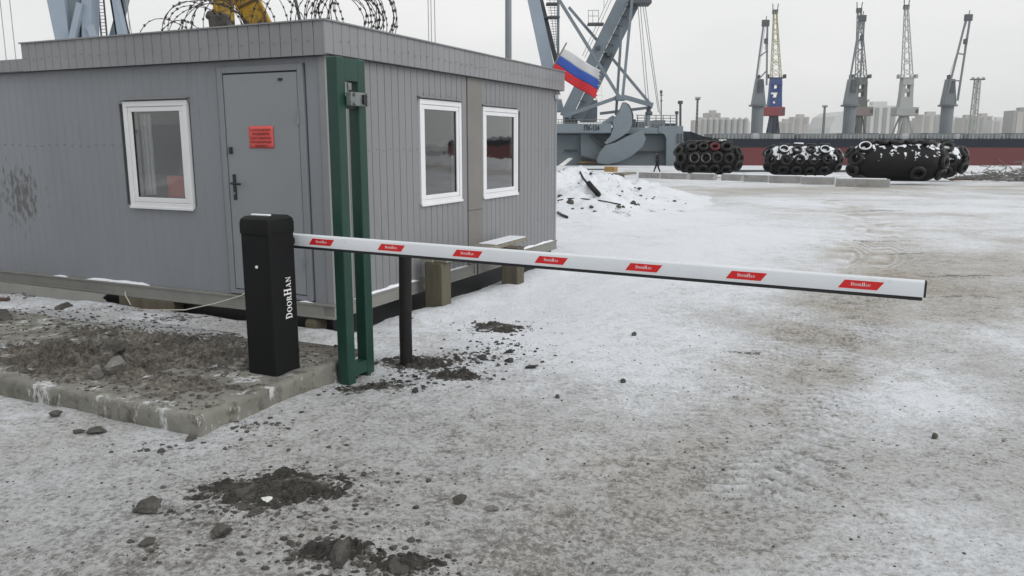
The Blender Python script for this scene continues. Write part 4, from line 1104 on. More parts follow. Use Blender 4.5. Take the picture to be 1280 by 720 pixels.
# ==================================================================== ROOF TOP: RAZOR WIRE, FLAG
c2 = Vector((-1.66, 8.3, 2.87)); c1 = Vector((-3.45, 8.95, 2.78)); ax = (c1 - c2).normalized()
sx_ = Vector((.93, .36, 0)); upv = Vector((0, 0, 1))
def coil(name, label, spans, seed, support=None):
    r = random.Random(seed); t = thing(name, label, 'razor wire', c2 + ax * spans[0][0] + Vector((0, 0, -.3)))
    org = Vector(t.location); wire = MB(); barb = MB()
    for (a0, a1, turns, rad, tz) in spans:
        pts = []; n = int(turns * 30)
        ph = r.uniform(0, 6)
        for i in range(n + 1):
            k = i / n; an = ph + k * turns * 2 * math.pi
            rr = rad * (1 + .09 * math.sin(k * turns * 2.4 + seed) + .04 * math.sin(an * 3 + k * 9))
            p = c2 + ax * (a0 + (a1 - a0) * k + .05 * math.sin(an * 1.0 + k * turns)) + sx_ * rr * math.cos(an) + upv * (rr * math.sin(an) + tz) - org
            pts.append(p)
        wire.tube(pts, .0042, 5)
        acc = 0
        for i in range(1, len(pts)):
            acc += (pts[i] - pts[i - 1]).length
            if acc > .055:
                acc = 0; d = (pts[i] - pts[i - 1]).normalized(); nn = d.cross(Vector((r.gauss(0, 1), r.gauss(0, 1), r.gauss(0, 1)))).normalized()
                for sgn in (1, -1):
                    p = pts[i]; barb.add([p - d * .016 + nn * .013 * sgn, p + d * .016 + nn * .013 * sgn, p + nn * .003 * sgn + d * .008, p + nn * .003 * sgn - d * .008], [(0, 1, 2, 3)])
    wire.build('wire', 'wire', t, smooth=True); bo = barb.build('barbs', 'wire', t, recalc=False, kind='stuff')
    return t
coil('razor_wire', 'bundled razor wire coil on the cabin roof above the green frame', [(-.24, .08, 12, .345, .02), (-.14, .20, 5, .29, -.02), (.10, .80, 3.2, .37, .03)], 3)
coil('razor_wire', 'razor wire coil on the cabin roof before the yellow beams', [(1.50, 1.86, 7, .36, -.02), (.75, 1.55, 3.6, .40, .04), (1.86, 2.35, 2.1, .30, -.1)], 9)
mb = MB(); rp = PY(378, 40, 9.0); rq = PY(368, -6, 9.0); rq2 = rp + (rq - rp) * 1.4; rb = rp - (rq - rp) * .45
o = mb.tube([rb, rp, rq2], .018, 8).build('steel_rod', 'crane_dark', None); tag(o, 'leaning steel rod among razor wire on the cabin roof', 'rod')
p0 = PY(281, 60, 9.4); mb = MB(); mb.beam((p0.x, p0.y, 2.45), (p0.x - .04, p0.y, 3.08), .22, .18, mi=0); mb.beam((p0.x + .05, p0.y - .02, 2.96), (p0.x - .17, p0.y - .02, 3.08), .11, .1)
o = mb.build('wood_post', 'rock', None, bevel=.03); tag(o, 'rotten brown timber stub on the roof within the wire coil', 'post')

fp0 = Vector(W(LU + .22, .12, 2.2)); fdir = (PY(708, 54, fp0.y + .05) - PY(690, 86, fp0.y + .05)); fb = PY(690, 86, fp0.y + .05)
fl = thing('flag', 'white blue and red striped flag on a short pole at the cabin roof end', 'flag', fb - fdir * .9)
o_ = Vector(fl.location)
mb = MB(); mb.tube([Vector(), fdir * .9, fdir * 1.92], .011, 8); mb.build('pole', 'plank', fl)
TL = PY(704.5, 60, fp0.y + .05) - o_; BL = PY(688, 87, fp0.y + .05) - o_; TR = PY(749, 88, fp0.y - .12) - o_; BR = PY(745, 123.5, fp0.y - .1) - o_
def flag_pt(s, t):
    p = TL * (1 - s) * (1 - t) + TR * s * (1 - t) + BL * (1 - s) * t + BR * s * t
    wv = math.sin(s * 7.5 + t * 2.2) * .030 * s ** .6 + math.sin(s * 13 - t * 3) * .012 * s
    return p + Vector((.1, -1, .1)) * wv + Vector((0, 0, -.05 * math.sin(s * math.pi) * (0.5 + t * .5) + .03 * math.sin(s * math.pi) ))
n = 22
for k, mt in enumerate(('fl_white', 'fl_blue', 'fl_red')):
    mb = MB(); m_ = 7; vs = []
    for i in range(n + 1):
        for j in range(m_ + 1):
            s = i / n; tt = k / 3 + j / m_ / 3
            if i == n: s += .012 * math.sin(j * 2.7 + k * 4) + (.03 if (j + k) % 3 == 0 else 0)
            vs.append(flag_pt(s, tt))
    mb.add(vs, [(i * (m_ + 1) + j, (i + 1) * (m_ + 1) + j, (i + 1) * (m_ + 1) + j + 1, i * (m_ + 1) + j + 1) for i in range(n) for j in range(m_)])
    st = mb.build('stripe', mt, fl, smooth=True); sd = st.modifiers.new('t', 'SOLIDIFY'); sd.thickness = .002
mb = MB()
for k in range(4):
    a = flag_pt(1.0, .35 + .17 * k); mb.tube([a, a + Vector((.03 + .02 * k, 0, -.01)), a + Vector((.06, 0, -.04 - .02 * k))], .0035, 4)
mb.build('frayed_threads', 'fl_white', fl, kind='stuff')

# ==================================================================== VAN PARKED LEFT OF THE VIEW
van = thing('parked_van', 'pale grey van parked left of the yard, seen as a reflection in the window', 'van', (-9.6, 4.6, 0), R_(70))
mb = MB(); mb.prism([(-2.4, .35), (2.45, .35), (2.5, .95), (1.75, 1.15), (1.05, 1.95), (.6, 2.1), (-2.35, 2.1), (-2.45, 1.2)], lambda a, b: (a, -.9, b), lambda a, b: (a, .9, b)); mb.build('body', 'pvc', van, bevel=.08)
for a0, a1 in ((.45, 1.15), (-.75, .3), (-2.1, -.9)):
    mb = MB()
    for sd_ in (-1, 1): mb.box((a0, sd_ * .905 - .01, 1.2), (a1, sd_ * .905 + .01, 1.85))
    mb.build('window', 'black_plastic', van, bevel=.01)
for a_ in (-1.5, 1.6):
    for sd_ in (-1, 1):
        mb = MB(); mb.tube([(a_, sd_ * .75, .34), (a_, sd_ * .93, .34)], .34, 20); wv_ = mb.build('wheel', 'rubber', van, bevel=.03)
        mb = MB(); mb.tube([(a_, sd_ * .90, .34), (a_, sd_ * .94, .34)], .2, 14); mb.build('rim', 'steel', wv_)
mb = MB(); mb.box((-2.5, -.88, .3), (2.55, .88, .55)); mb.build('bumper', 'rubber', van, bevel=.03)
# ==================================================================== BEHIND THE CABIN
# rusty yellow shear legs
yl = thing('derrick', 'two rusty yellow boom beams rising behind the cabin roof', 'derrick', (PY(300, 60, 16).x, 16, -.1))
o_ = Vector(yl.location)
def yb(a, b, Y, wd, name):
    p, q = PY(*a, Y), PY(*b, Y); d = (q - p); lo = p - d * ((p.z + .1) / d.z); hi = p + d * (7.2 - p.z) / d.z
    x = d.cross(Vector((0, 1, 0))).normalized(); mb = MB()
    mb.beam(lo - o_, hi - o_, .06, wd * .8, up=(0, 1, 0)); mb.v = [tuple(Vector(v)) for v in mb.v]
    mb = MB()
    L, Hh = lo - o_, hi - o_
    for sgn in (-1, 1): mb.beam(L + x * sgn * wd / 2, Hh + x * sgn * wd / 2, .035, wd * .3, up=(0, 1, 0))
    mb.beam(L, Hh, wd, .05, up=(0, 1, 0)); mb.build(name, 'yellow', yl)
    for k in range(9):
        c = L + (Hh - L) * (k + .5) / 9; m2 = MB(); m2.beam(c - x * wd * .47, c + x * wd * .47, .04, wd * .28, up=(0, 1, 0)); m2.build('stiffener', 'rust', yl)
yb((281, 40), (279, 0), 16, .34, 'beam'); yb((326, 36), (308, 0), 16.5, .46, 'beam')
mb = MB(); a = PY(277, 0, 16) - o_; mb.box((-.9, -.3, 6.9), (.2, .9, 7.3)); mb.build('head', 'yellow', yl)

# light blue portal crane far left
pc = thing('portal_crane', 'light blue grey portal crane legs rising behind the cabin at left', 'crane', (PY(110, 60, 75).x, 75, -.9))
o_ = Vector(pc.location)
def quad_beam(par, name, mat, pts, Y, depth, ext=True):
    """tapering plate leg: px outline (top-left, top-right, bottom-right, bottom-left) carried down to the ground and up"""
    tl, tr, br, bl = [PY(*p, Y) - o_ for p in pts]
    def at(a, b, z): return a + (b - a) * ((z - a.z) / (b.z - a.z))
    zt, zb = tl.z + (8 if ext else 0), 0
    A_, B_, C_, D_ = at(tl, bl, zt), at(tr, br, zt), at(tr, br, zb), at(tl, bl, zb)
    mb = MB(); d = Vector((0, depth, 0)); mb.add([A_, B_, C_, D_, A_ + d, B_ + d, C_ + d, D_ + d], [(0, 1, 2, 3), (7, 6, 5, 4), (0, 4, 5, 1), (1, 5, 6, 2), (2, 6, 7, 3), (3, 7, 4, 0)])
    return mb.build(name, mat, par, bevel=.05)
quad_beam(pc, 'leg', 'crane_light', ((58, 0), (80, 0), (88, 56), (70, 57)), 75, 1.6)
quad_beam(pc, 'leg_shaded_face', 'crane_grey', ((79, 0), (101, 0), (101, 55), (87, 56)), 75.5, 1.0)  # middle facet of the leg, its shading put into a darker colour
quad_beam(pc, 'leg', 'crane_light', ((101, 0), (113.5, 0), (113, 54), (102, 55)), 75, 1.6)
mb = MB(); mb.beam(PY(101, 4, 74.8) - o_, PY(89, 58, 74.8) - o_, .55, .5, up=(0, 1, 0)); mb.build('diagonal_brace', 'crane_light', pc)
mb = MB(); mb.beam(PY(112, 32, 75) - o_, PY(123, 60, 75) - o_, .55, .5, up=(0, 1, 0)); mb.build('diagonal_brace', 'crane_light', pc)
quad_beam(pc, 'leg', 'crane_light', ((139, 0), (146, 0), (158, 51), (147, 51)), 75, .8)
quad_beam(pc, 'leg', 'crane_grey', ((148, 0), (157, 0), (145, 51), (134, 51)), 76.5, .8)
mb = MB(); mb.box((PY(50, 0, 75).x - o_.x, -.6, 21.5), (PY(170, 0, 75).x - o_.x, 3.4, 24)); mb.build('bridge_beam', 'crane_light', pc)
mb = MB(); la = PY(128, 60, 80) - o_; lb_ = PY(135, 60, 80) - o_
for p in (la, lb_): mb.beam((p.x, p.y, 0), (p.x, p.y, 22), .12, .12)
for k in range(70): mb.beam((la.x, la.y, .3 + k * .31), (lb_.x, la.y, .3 + k * .31), .07, .05)
mb.build('ladder', 'crane_dark', pc)
def cable(par, a, b, Y, r, o_, ext=8):
    p, q = PY(*a, Y), PY(*b, Y); d = p - q; top = p + d * ext / d.z; lo = q - d * ((q.z + .9) / d.z)
    mb = MB(); mb.tube([lo - o_, top - o_], r, 5); return mb.build('cable', 'cable', par)
for a, b in (((0, 0), (8, 76)), ((12, 0), (20, 75)), ((157, 0), (166, 50)), ((159, 0), (163, 50))): cable(pc, a, b, 75.5, .035, o_)

# plain mast and hanging ropes behind the roof
mp_ = PY(635.5, 75, 40)
mb = MB(); mb.tube([(mp_.x, 40, -.7), (mp_.x, 40, 14)], [.17, .15], 14); mb.tube([(mp_.x, 40, 14), (mp_.x + .8, 40, 14.4)], .06, 8)
o = mb.build('mast', 'ship_grey', None, smooth=True); tag(o, 'plain grey steel mast standing behind the cabin roof', 'mast')
hc = thing('rope_bundle', 'three thin vertical ropes above the sheeted cabin side', 'ropes', (PY(540, 50, 60).x, 60, -.9)); o_ = Vector(hc.location)
for x in (535, 538.5, 543): cable(hc, (x, 0), (x + 1, 53), 60, .03, o_, 12)
mb = MB(); mb.box((-1.2, -.5, 23.2), (1.2, .5, 23.6)); mb.build('spreader', 'crane_dark', hc)

# ==================================================================== FLOATING CRANE
FY = 96.0
fc = thing('floating_crane', 'blue grey floating crane with pontoon hull, curved grab plates and boom', 'floating crane', (PY(770, 200, FY).x, FY, -5.4))
o_ = Vector(fc.location)
def F(u, v, Y=FY): return PY(u, v, Y) - o_
def fbox(name, mat, u0, u1, v0, v1, Y0, Y1, bev=.05, par=fc):
    a = F(u0, v1, Y0); b = F(u1, v0, Y0); mb = MB(); mb.box((a.x, Y0 - FY, a.z), (b.x, Y1 - FY, b.z)); return mb.build(name, mat, par, bevel=bev)
def fbar(name, mat, pts, w, Y=FY, h=None, par=fc):
    mb = MB()
    for (a, b) in zip(pts[:-1], pts[1:]):
        Ya = a[2] if len(a) > 2 else Y; Yb = b[2] if len(b) > 2 else Y
        mb.beam(F(a[0], a[1], Ya), F(b[0], b[1], Yb), w, h or w, up=(0, 1, 0))
    return mb.build(name, mat, par)
def fplate(name, mat, poly, Y, th, par=fc, off=(690, 100), k=6.0):
    mb = MB(); pts = [(off[0] + p[0] / k, off[1] + p[1] / k) for p in poly]
    mb.prism(pts, lambda u, v: F(u, v, Y), lambda u, v: F(u, v, Y) + Vector((0, th, 0))); return mb.build(name, mat, par, bevel=.03)
hullz = F(690, 160).z
a = F(560, 168, FY + 1.6); b = F(853, 168, FY + 1.6)
mb = MB(); mb.box((a.x, 1.6, 0), (b.x - .6, 20, a.z)); mb.build('hull', 'hull_grey', fc, bevel=.1)
fbox('hull_gallery', 'hull_grey', 560, 853, 159.5, 167.5, FY + .2, FY + 19.8, .08)
o = fplate('hull_end', 'hull_grey', [(985, 345), (985, 640), (855, 640), (858, 440), (845, 408), (815, 396), (800, 395), (800, 345)], FY + .1, 19, k=6.0)
mb = MB(); p = F(833, 207, FY + .1); q = F(853.5, 207, FY + .1); mb.box((p.x, .15, 0), (q.x, 18, p.z)); mb.build('hull_side', 'hull_grey', fc)
fbox('name_box', 'hull_grey', 694, 764.5, 154.5, 166.2, FY - .9, FY + .5)
me = text_mesh('name_text', 'ПК-124', .95, 'black_plastic', .01, .035); tx = link('name_text', me, fc, F(739.5, 160.2, FY - .93), (R_(90), 0, 0), (.60, .78, 1))
fbox('rubbing_strake', 'crane_dark', 706, 722, 187, 188.3, FY + .9, FY + 1.7); fbox('rubbing_strake', 'crane_dark', 795, 832, 188, 190, FY + .9, FY + 1.7)
fbox('boot_stripe', 'ochre', 724, 772, 202.0, 204.0, FY + .9, FY + 1.7)
fbox('hull_slot', 'crane_dark', 846, 849.5, 167, 179, FY + .0, FY + .3, .02); fbox('hull_slot', 'crane_dark', 851, 853, 167, 179, FY + .0, FY + .3, .02)
fplate('side_plate', 'hull_grey', [(215, 405), (285, 405), (392, 510), (335, 605), (215, 580)], FY + .8, .7)
fbar('side_brace', 'crane_dark', [(737, 168), (754, 184)], .35, FY + .6); fbar('side_brace', 'crane_dark', [(724, 194), (746, 201)], .2, FY + .6)
fplate('grab_plate', 'hull_grey', [(535, 165), (560, 180), (585, 215), (600, 260), (602, 330), (575, 390), (500, 440), (410, 482), (392, 472), (440, 420), (462, 350), (452, 305), (500, 250), (520, 200)], FY - .9, .9)
fplate('grab_edge', 'crane_dark', [(550, 165), (580, 185), (602, 225), (612, 265), (612, 330), (604, 335), (602, 262), (588, 218), (560, 182)], FY - .8, 1.4)
fplate('grab_plate', 'hull_grey', [(335, 600), (360, 540), (405, 488), (480, 470), (560, 425), (640, 392), (680, 375), (705, 440), (680, 500), (600, 570), (500, 618), (420, 635), (345, 625)], FY - 1.3, 1.0)
fplate('side_plate', 'hull_grey', [(375, 320), (455, 265), (480, 280), (455, 320), (445, 352), (375, 345)], FY - .3, .5)
# lower frame
fbar('frame_beam', 'crane_grey', [(704, 145.5), (773, 121.5)], .42); fbar('frame_beam', 'crane_grey', [(779, 121), (816, 131.5)], .5); fbar('frame_beam', 'crane_grey', [(750, 142), (815, 134)], .34, FY + 3)
mb = MB(); mb.box(tuple(F(769, 126) - Vector((0, .4, 0))), tuple(F(782, 119) + Vector((0, .6, 0)))); mb.build('gusset', 'crane_grey', fc, bevel=.1)
fbar('stay', 'crane_grey', [(699, 0), (774, 121)], .34); fbar('stay', 'crane_grey', [(711, 9, FY + 2), (740, 43, FY + 2)], .30)
fbar('stay', 'crane_grey', [(736, 38, FY + 2.5), (812, 129, FY + 1)], .30)
fbar('stay', 'crane_grey', [(777, 34, FY + 1), (770, 144, FY + 1)], .28); fbar('stay', 'crane_grey', [(790, 0, FY + .4), (778, 124, FY + .2)], .30)
# mast leg at left, boom at right
ml = [(640, -80), (658, -80), (704, 130), (690, 140)]
mb = MB(); mb.prism([(641, -90), (655, -90), (705.5, 140), (690, 140)], lambda u, v: F(u, v, FY + 5), lambda u, v: F(u, v, FY + 5) + Vector((0, 1.5, 0))); mb.build('mast_leg', 'crane_light', fc, bevel=.05)
fbar('mast_leg', 'crane_dark', [(676, 0, FY + 7), (696, 80, FY + 7)], .55); fbar('mast_leg', 'crane_dark', [(669, -60, FY + 7), (676, 0, FY + 7)], .55)
fbar('mast_leg', 'crane_grey', [(698, -60, FY + 6), (697.5, 78, FY + 6)], .32)
for u0, v0, u1 in ((681, 20, 700), (683, 3, 697)):
    fbox('platform', 'crane_dark', u0, u1, v0, v0 + 1.8, FY + 5.5, FY + 7.2, .02)
mb = MB()
for k in range(22):
    v = -10 + k * 3.3; x0 = 683 + v * .16; x1 = 696
    if x1 - x0 > 2: mb.beam(F(x0, v, FY + 6.2), F(x1, v, FY + 6.2), .06, .06)
for x in (0, 6): mb.beam(F(686 + x, -10, FY + 6.1), F(694 + x * .3, 58, FY + 6.1), .06, .06)
mb.build('ladder', 'cable', fc)
def tap(name, mat, a, b, w0, w1, Y, th):
    A_, B_ = F(*a, Y), F(*b, Y); mb = MB(); mb.beam(A_, B_, th, w0, up=(0, 0, 1), w2=th, h2=w1); return mb.build(name, mat, fc)
def boom(a, b, wpx, Y, mat, th=1.0):
    dx, dy = b[0] - a[0], b[1] - a[1]; L = math.hypot(dx, dy); nx, ny = -dy / L * wpx / 2, dx / L * wpx / 2
    poly = [(a[0] + nx, a[1] + ny), (a[0] - nx, a[1] - ny), (b[0] - nx, b[1] - ny), (b[0] + nx, b[1] + ny)]
    mb = MB(); mb.prism(poly, lambda u, v: F(u, v, Y), lambda u, v: F(u, v, Y) + Vector((0, th, 0))); return mb.build('boom', mat, fc, bevel=.04)
boom((808, -60), (707, 146), 14.5, FY + 1.5, 'crane_grey'); boom((824, -60), (722, 150), 13.5, FY + 2.5, 'crane_grey')
mb = MB()
for k in range(16):
    t_ = k / 16; p = F(798 - 92 * t_, -40 + 186 * t_, FY + 2.2); q = F(813 - 92 * t_, -38 + 190 * t_, FY + 2.2); mb.beam(p, q, .12, .12, up=(0, 1, 0))
mb.build('boom_lacing', 'crane_dark', fc, kind='stuff')
fbox('boom_bracket', 'crane_dark', 746, 751, 57, 62, FY + 1.2, FY + 3); fbox('boom_bracket', 'crane_dark', 759, 766, 65, 70, FY + 1.2, FY + 3)
fbox('platform', 'crane_dark', 735, 755, 28, 31, FY + .8, FY + 2); fbox('platform', 'crane_dark', 788, 815, -2, 4, FY + .5, FY + 3)
mb = MB()
for (u, v0, v1) in ((735.5, 12, 29), (741, 14, 29), (748, 12, 29), (755, 0, 10)): mb.beam(F(u, v0, FY + .9), F(u, v1, FY + .9), .06)
for v in (13, 20): mb.beam(F(735.5, v, FY + .9), F(748, v, FY + .9), .06)
mb.beam(F(728, 70, FY + 1.4), F(760, 0, FY + 1.4), .07); mb.beam(F(731, 72, FY + 1.4), F(764, 0, FY + 1.4), .07)
mb.build('guard_rail', 'cable', fc)
for k, (a, b) in enumerate((((797, 3), (809, 140)), ((800, 3), (812, 140)), ((803, 3), (823, 140)), ((806, 3), (825, 143)))):
    mb = MB(); mb.tube([F(*a, FY + 1), F(*b, FY + 1)], .045, 5); mb.build('cable', 'cable', fc)
fbox('hook_block', 'crane_dark', 809, 814, 133, 140, FY + .2, FY + 1, .15); fbox('hook_block', 'crane_dark', 807.5, 816, 139, 144, FY + .2, FY + 1, .15); fbox('bollard_post', 'hull_grey', 808, 813, 143, 158, FY + .3, FY + 1.2)
mb = MB()
for x in range(694, 834, 4): mb.beam(F(x, 149 if x < 765 else 152, FY + .4), F(x, 160, FY + .4), .06)
for v in (149.5, 153): mb.beam(F(694, v, FY + .4), F(764, v, FY + .4), .06)
for v in (144, 147.5, 151, 154): mb.beam(F(795, v, FY + 2), F(845, v + .5, FY + 2), .09)
for x in (797, 806, 820, 829, 838, 845): mb.beam(F(x, 144, FY + 2), F(x, 160, FY + 2), .09)
mb.build('deck_railing', 'cable', fc)
for (u0, u1, v0, v1, m_) in ((818, 832, 150, 160, 'crane_grey'), (832, 846, 154, 160, 'crane_dark'), (796, 806, 152, 160, 'crane_grey'), (729, 747, 125, 152, 'crane_grey'), (706, 722, 140, 156, 'crane_dark'), (784, 795, 149, 160, 'crane_dark')):
    fbox('deck_house', m_, u0, u1, v0, v1, FY + 4, FY + 8)
for (u, v0, r) in ((850.5, 127, .14), (826.5, 114, .07), (846, 140, .1)):
    mb = MB(); mb.tube([F(u, v0, FY + 3), F(u, 160, FY + 3)], r, 8); mb.tube([F(u, v0 - 1, FY + 3), F(u, v0 + 3, FY + 3)], r * 2.2, 8)
    if r < .1: mb.beam(F(u - 2, v0 + 5, FY + 3), F(u + 2, v0 + 5, FY + 3), .1); mb.beam(F(u - 1.5, v0 + 12, FY + 3), F(u + 1.5, v0 + 12, FY + 3), .1)
    mb.build('deck_mast', 'crane_dark', fc)
# white gangway leaning at the quay
ga = PY(700, 205, 92); gb = PY(713, 196, 94)
mb = MB(); mb.beam((PY(701, 210, 88).x, 88, -.9), PY(713, 198, 95.5), .5, .12); o = mb.build('gangway', 'white_dirt', None); tag(o, 'pale gangway sloping from quay to the floating crane', 'gangway')

# ==================================================================== SHIP
SY = 232.0
sh = thing('cargo_ship', 'long cargo ship with navy and red hull moored across the basin', 'ship', (PY(1070, 200, SY).x, SY, -5.4)); o_ = Vector(sh.location)
def S(u, v, Y=SY): return PY(u, v, Y) - o_
xl, xr = S(857, 175).x, S(2000, 175).x
zd, zm = S(900, 173.5).z, S(900, 184.5).z
def hull_layer(xl_, wd): return [(xl_, 12), (xl_ + 3, 5), (xl_ + 10, 0), (xr, 0), (xr, 24), (xl_ + 10, 24), (xl_ + 3, 19)]
mb = MB(); stack(mb, [(hull_layer(xl + 2.2, 0), -1.5), (hull_layer(xl + 1.2, 0), zm)]); mb.build('lower_hull', 'ship_red', sh)
mb = MB(); stack(mb, [(hull_layer(xl + 1.2, 0), zm + .01), (hull_layer(xl + .2, 0), zd)]); mb.build('upper_hull', 'ship_navy', sh)
mb = MB(); hz = S(857, 163).z
mb.add([(xl - .3, 11.9, zd), (xl + 3, 4.9, zd), (xl + 9.9, -.05, zd), (xl - .8, 11.9, hz), (xl + 2.4, 4.8, hz - .3), (xl + 6, 2, zd + .5)], [(0, 1, 4, 3), (1, 2, 5, 4)])
bw = mb.build('bulwark', 'ship_navy', sh); sd = bw.modifiers.new('t', 'SOLIDIFY'); sd.thickness = .15
mb = MB(); n = 0; x = xl + 8
while x < xr - 1:
    mb.beam((x, .3, zd), (x, .3, zd + 1.15), .09 if n % 4 else .16); x += 1.1; n += 1
for z in (.45, .8, 1.15): mb.beam((xl + 8, .3, zd + z), (xr, .3, zd + z), .06)
mb.build('deck_railing', 'rail', sh)
for k in range(20):
    x0 = xl + 10 + k * 12.3; mb = MB(); mb.box((x0, 4, zd), (x0 + 10.4, 20, zd + 1.5 + .15 * (k % 2))); mb.build('hatch_cover', 'deck', sh)
r = random.Random(4)
for k in range(26):
    x0 = xl + 9 + r.random() * (xr - xl - 12); w = r.uniform(.5, 2.0); mb = MB(); mb.box((x0, 1.2, zd), (x0 + w, 2.4, zd + r.uniform(.6, 1.7))); mb.build('deck_fitting', r.choice(['deck', 'rail', 'ship_grey']), sh)
mb = MB(); p = S(898.5, 174.3); q = S(908, 176.3); mb.box((p.x, -.06, q.z), (q.x, .02, p.z)); mb.build('white_mark', 'white_print', sh)
mb = MB(); p = S(1096, 176.5); mb.box((p.x, -.06, p.z - .3), (p.x + 5, .02, p.z + .1)); mb.build('white_mark', 'white_print', sh)

def ship_crane(u, tip, label):
    Y = SY + 10
    t = thing('deck_crane', label, 'crane', (PY(u, 170, Y).x, Y, 2.5), 0, 'deck cranes of the cargo ship'); o2 = Vector(t.location)
    def Q(a, b, yy=0): return PY(a, b, Y + yy) - o2
    top = Q(u, 133).z; sc_ = Y / 1000.0
    mb = MB(); mb.tube([(0, 0, -1.6), (0, 0, top)], 1.75, 16); mb.build('pedestal', 'ship_grey', t, smooth=False)
    mb = MB(); mb.tube([(0, 0, top), (0, 0, top + .45)], 2.7, 16); mb.build('platform', 'deck', t)
    mb = MB(); hz_ = Q(u, 99).z
    mb.prism([(-1.9, top + .45), (2.0, top + .45), (1.6, top + 3), (.9, hz_), (-1.0, hz_)], lambda a, b: (a, -1.2, b), lambda a, b: (a, 1.2, b)); hs = mb.build('crane_house', 'ship_grey', t, bevel=.1)
    mb = MB(); mb.box((-.7, -1.5, top + 4), (.8, -1.15, hz_ - .2)); mb.build('cab', 'crane_dark', t)
    mb = MB(); mb.beam((-.4, 0, hz_ - .5), (-.4, 0, hz_ + 1.2), .9, 1.0); mb.build('sheave_head', 'crane_dark', t)
    tp = Q(*tip, -1.5); b0 = Vector((-1.7, -1.6, top + 1.2)); b1_ = Vector((1.9, -1.6, top + 1.6)); wv = Vector((.9, 0, 0))
    if tip[0] < u + 20: b0, b1_ = Vector((-2.0, -1.6, top + 1)), Vector((1.7, -1.6, top + 6))
    mb = MB(); mb.beam(b0, tp - wv * .6, .42, .5); mb.build('jib_beam', 'ship_grey', t)
    mb = MB(); mb.beam(b1_, tp + wv * .6, .42, .5); mb.build('jib_beam', 'ship_grey', t)
    for k in (.26, .58):
        mb = MB(); mb.beam(b0.lerp(tp - wv * .6, k), b1_.lerp(tp + wv * .6, k - .02), .35); mb.build('jib_cross_tie', 'ship_grey', t)
    mb = MB(); mb.box(tuple(tp - Vector((1.0, .5, .9))), tuple(tp + Vector((1.0, .5, .9)))); mb.tube([tp, tp + Vector((.2, 0, 2))], .12, 6); mb.build('jib_head', 'crane_dark', t)
    mb = MB(); k = b1_.lerp(tp, .72); mb.box(tuple(k + Vector((-.4, -.4, -.8))), tuple(k + Vector((.5, .4, .6)))); mb.tube([k + Vector((0, 0, -.8)), k + Vector((0, 0, -2.6))], .1, 5); mb.build('hook', 'crane_dark', t)
    mb = MB(); mb.tube([tp, (-.4, 0, hz_ + 1)], .06, 5); mb.tube([tp + Vector((.5, 0, 0)), k], .06, 5); mb.build('cable', 'cable', t)
ship_crane(945.5, (957, 29), 'grey ship crane farthest left, jib nearly upright beside the blue crane')
ship_crane(1060, (1078, 23), 'grey ship crane in the middle, overlapping the dark quay crane')
ship_crane(1181, (1210.5, 22), 'grey ship crane at right with jib leaning right')

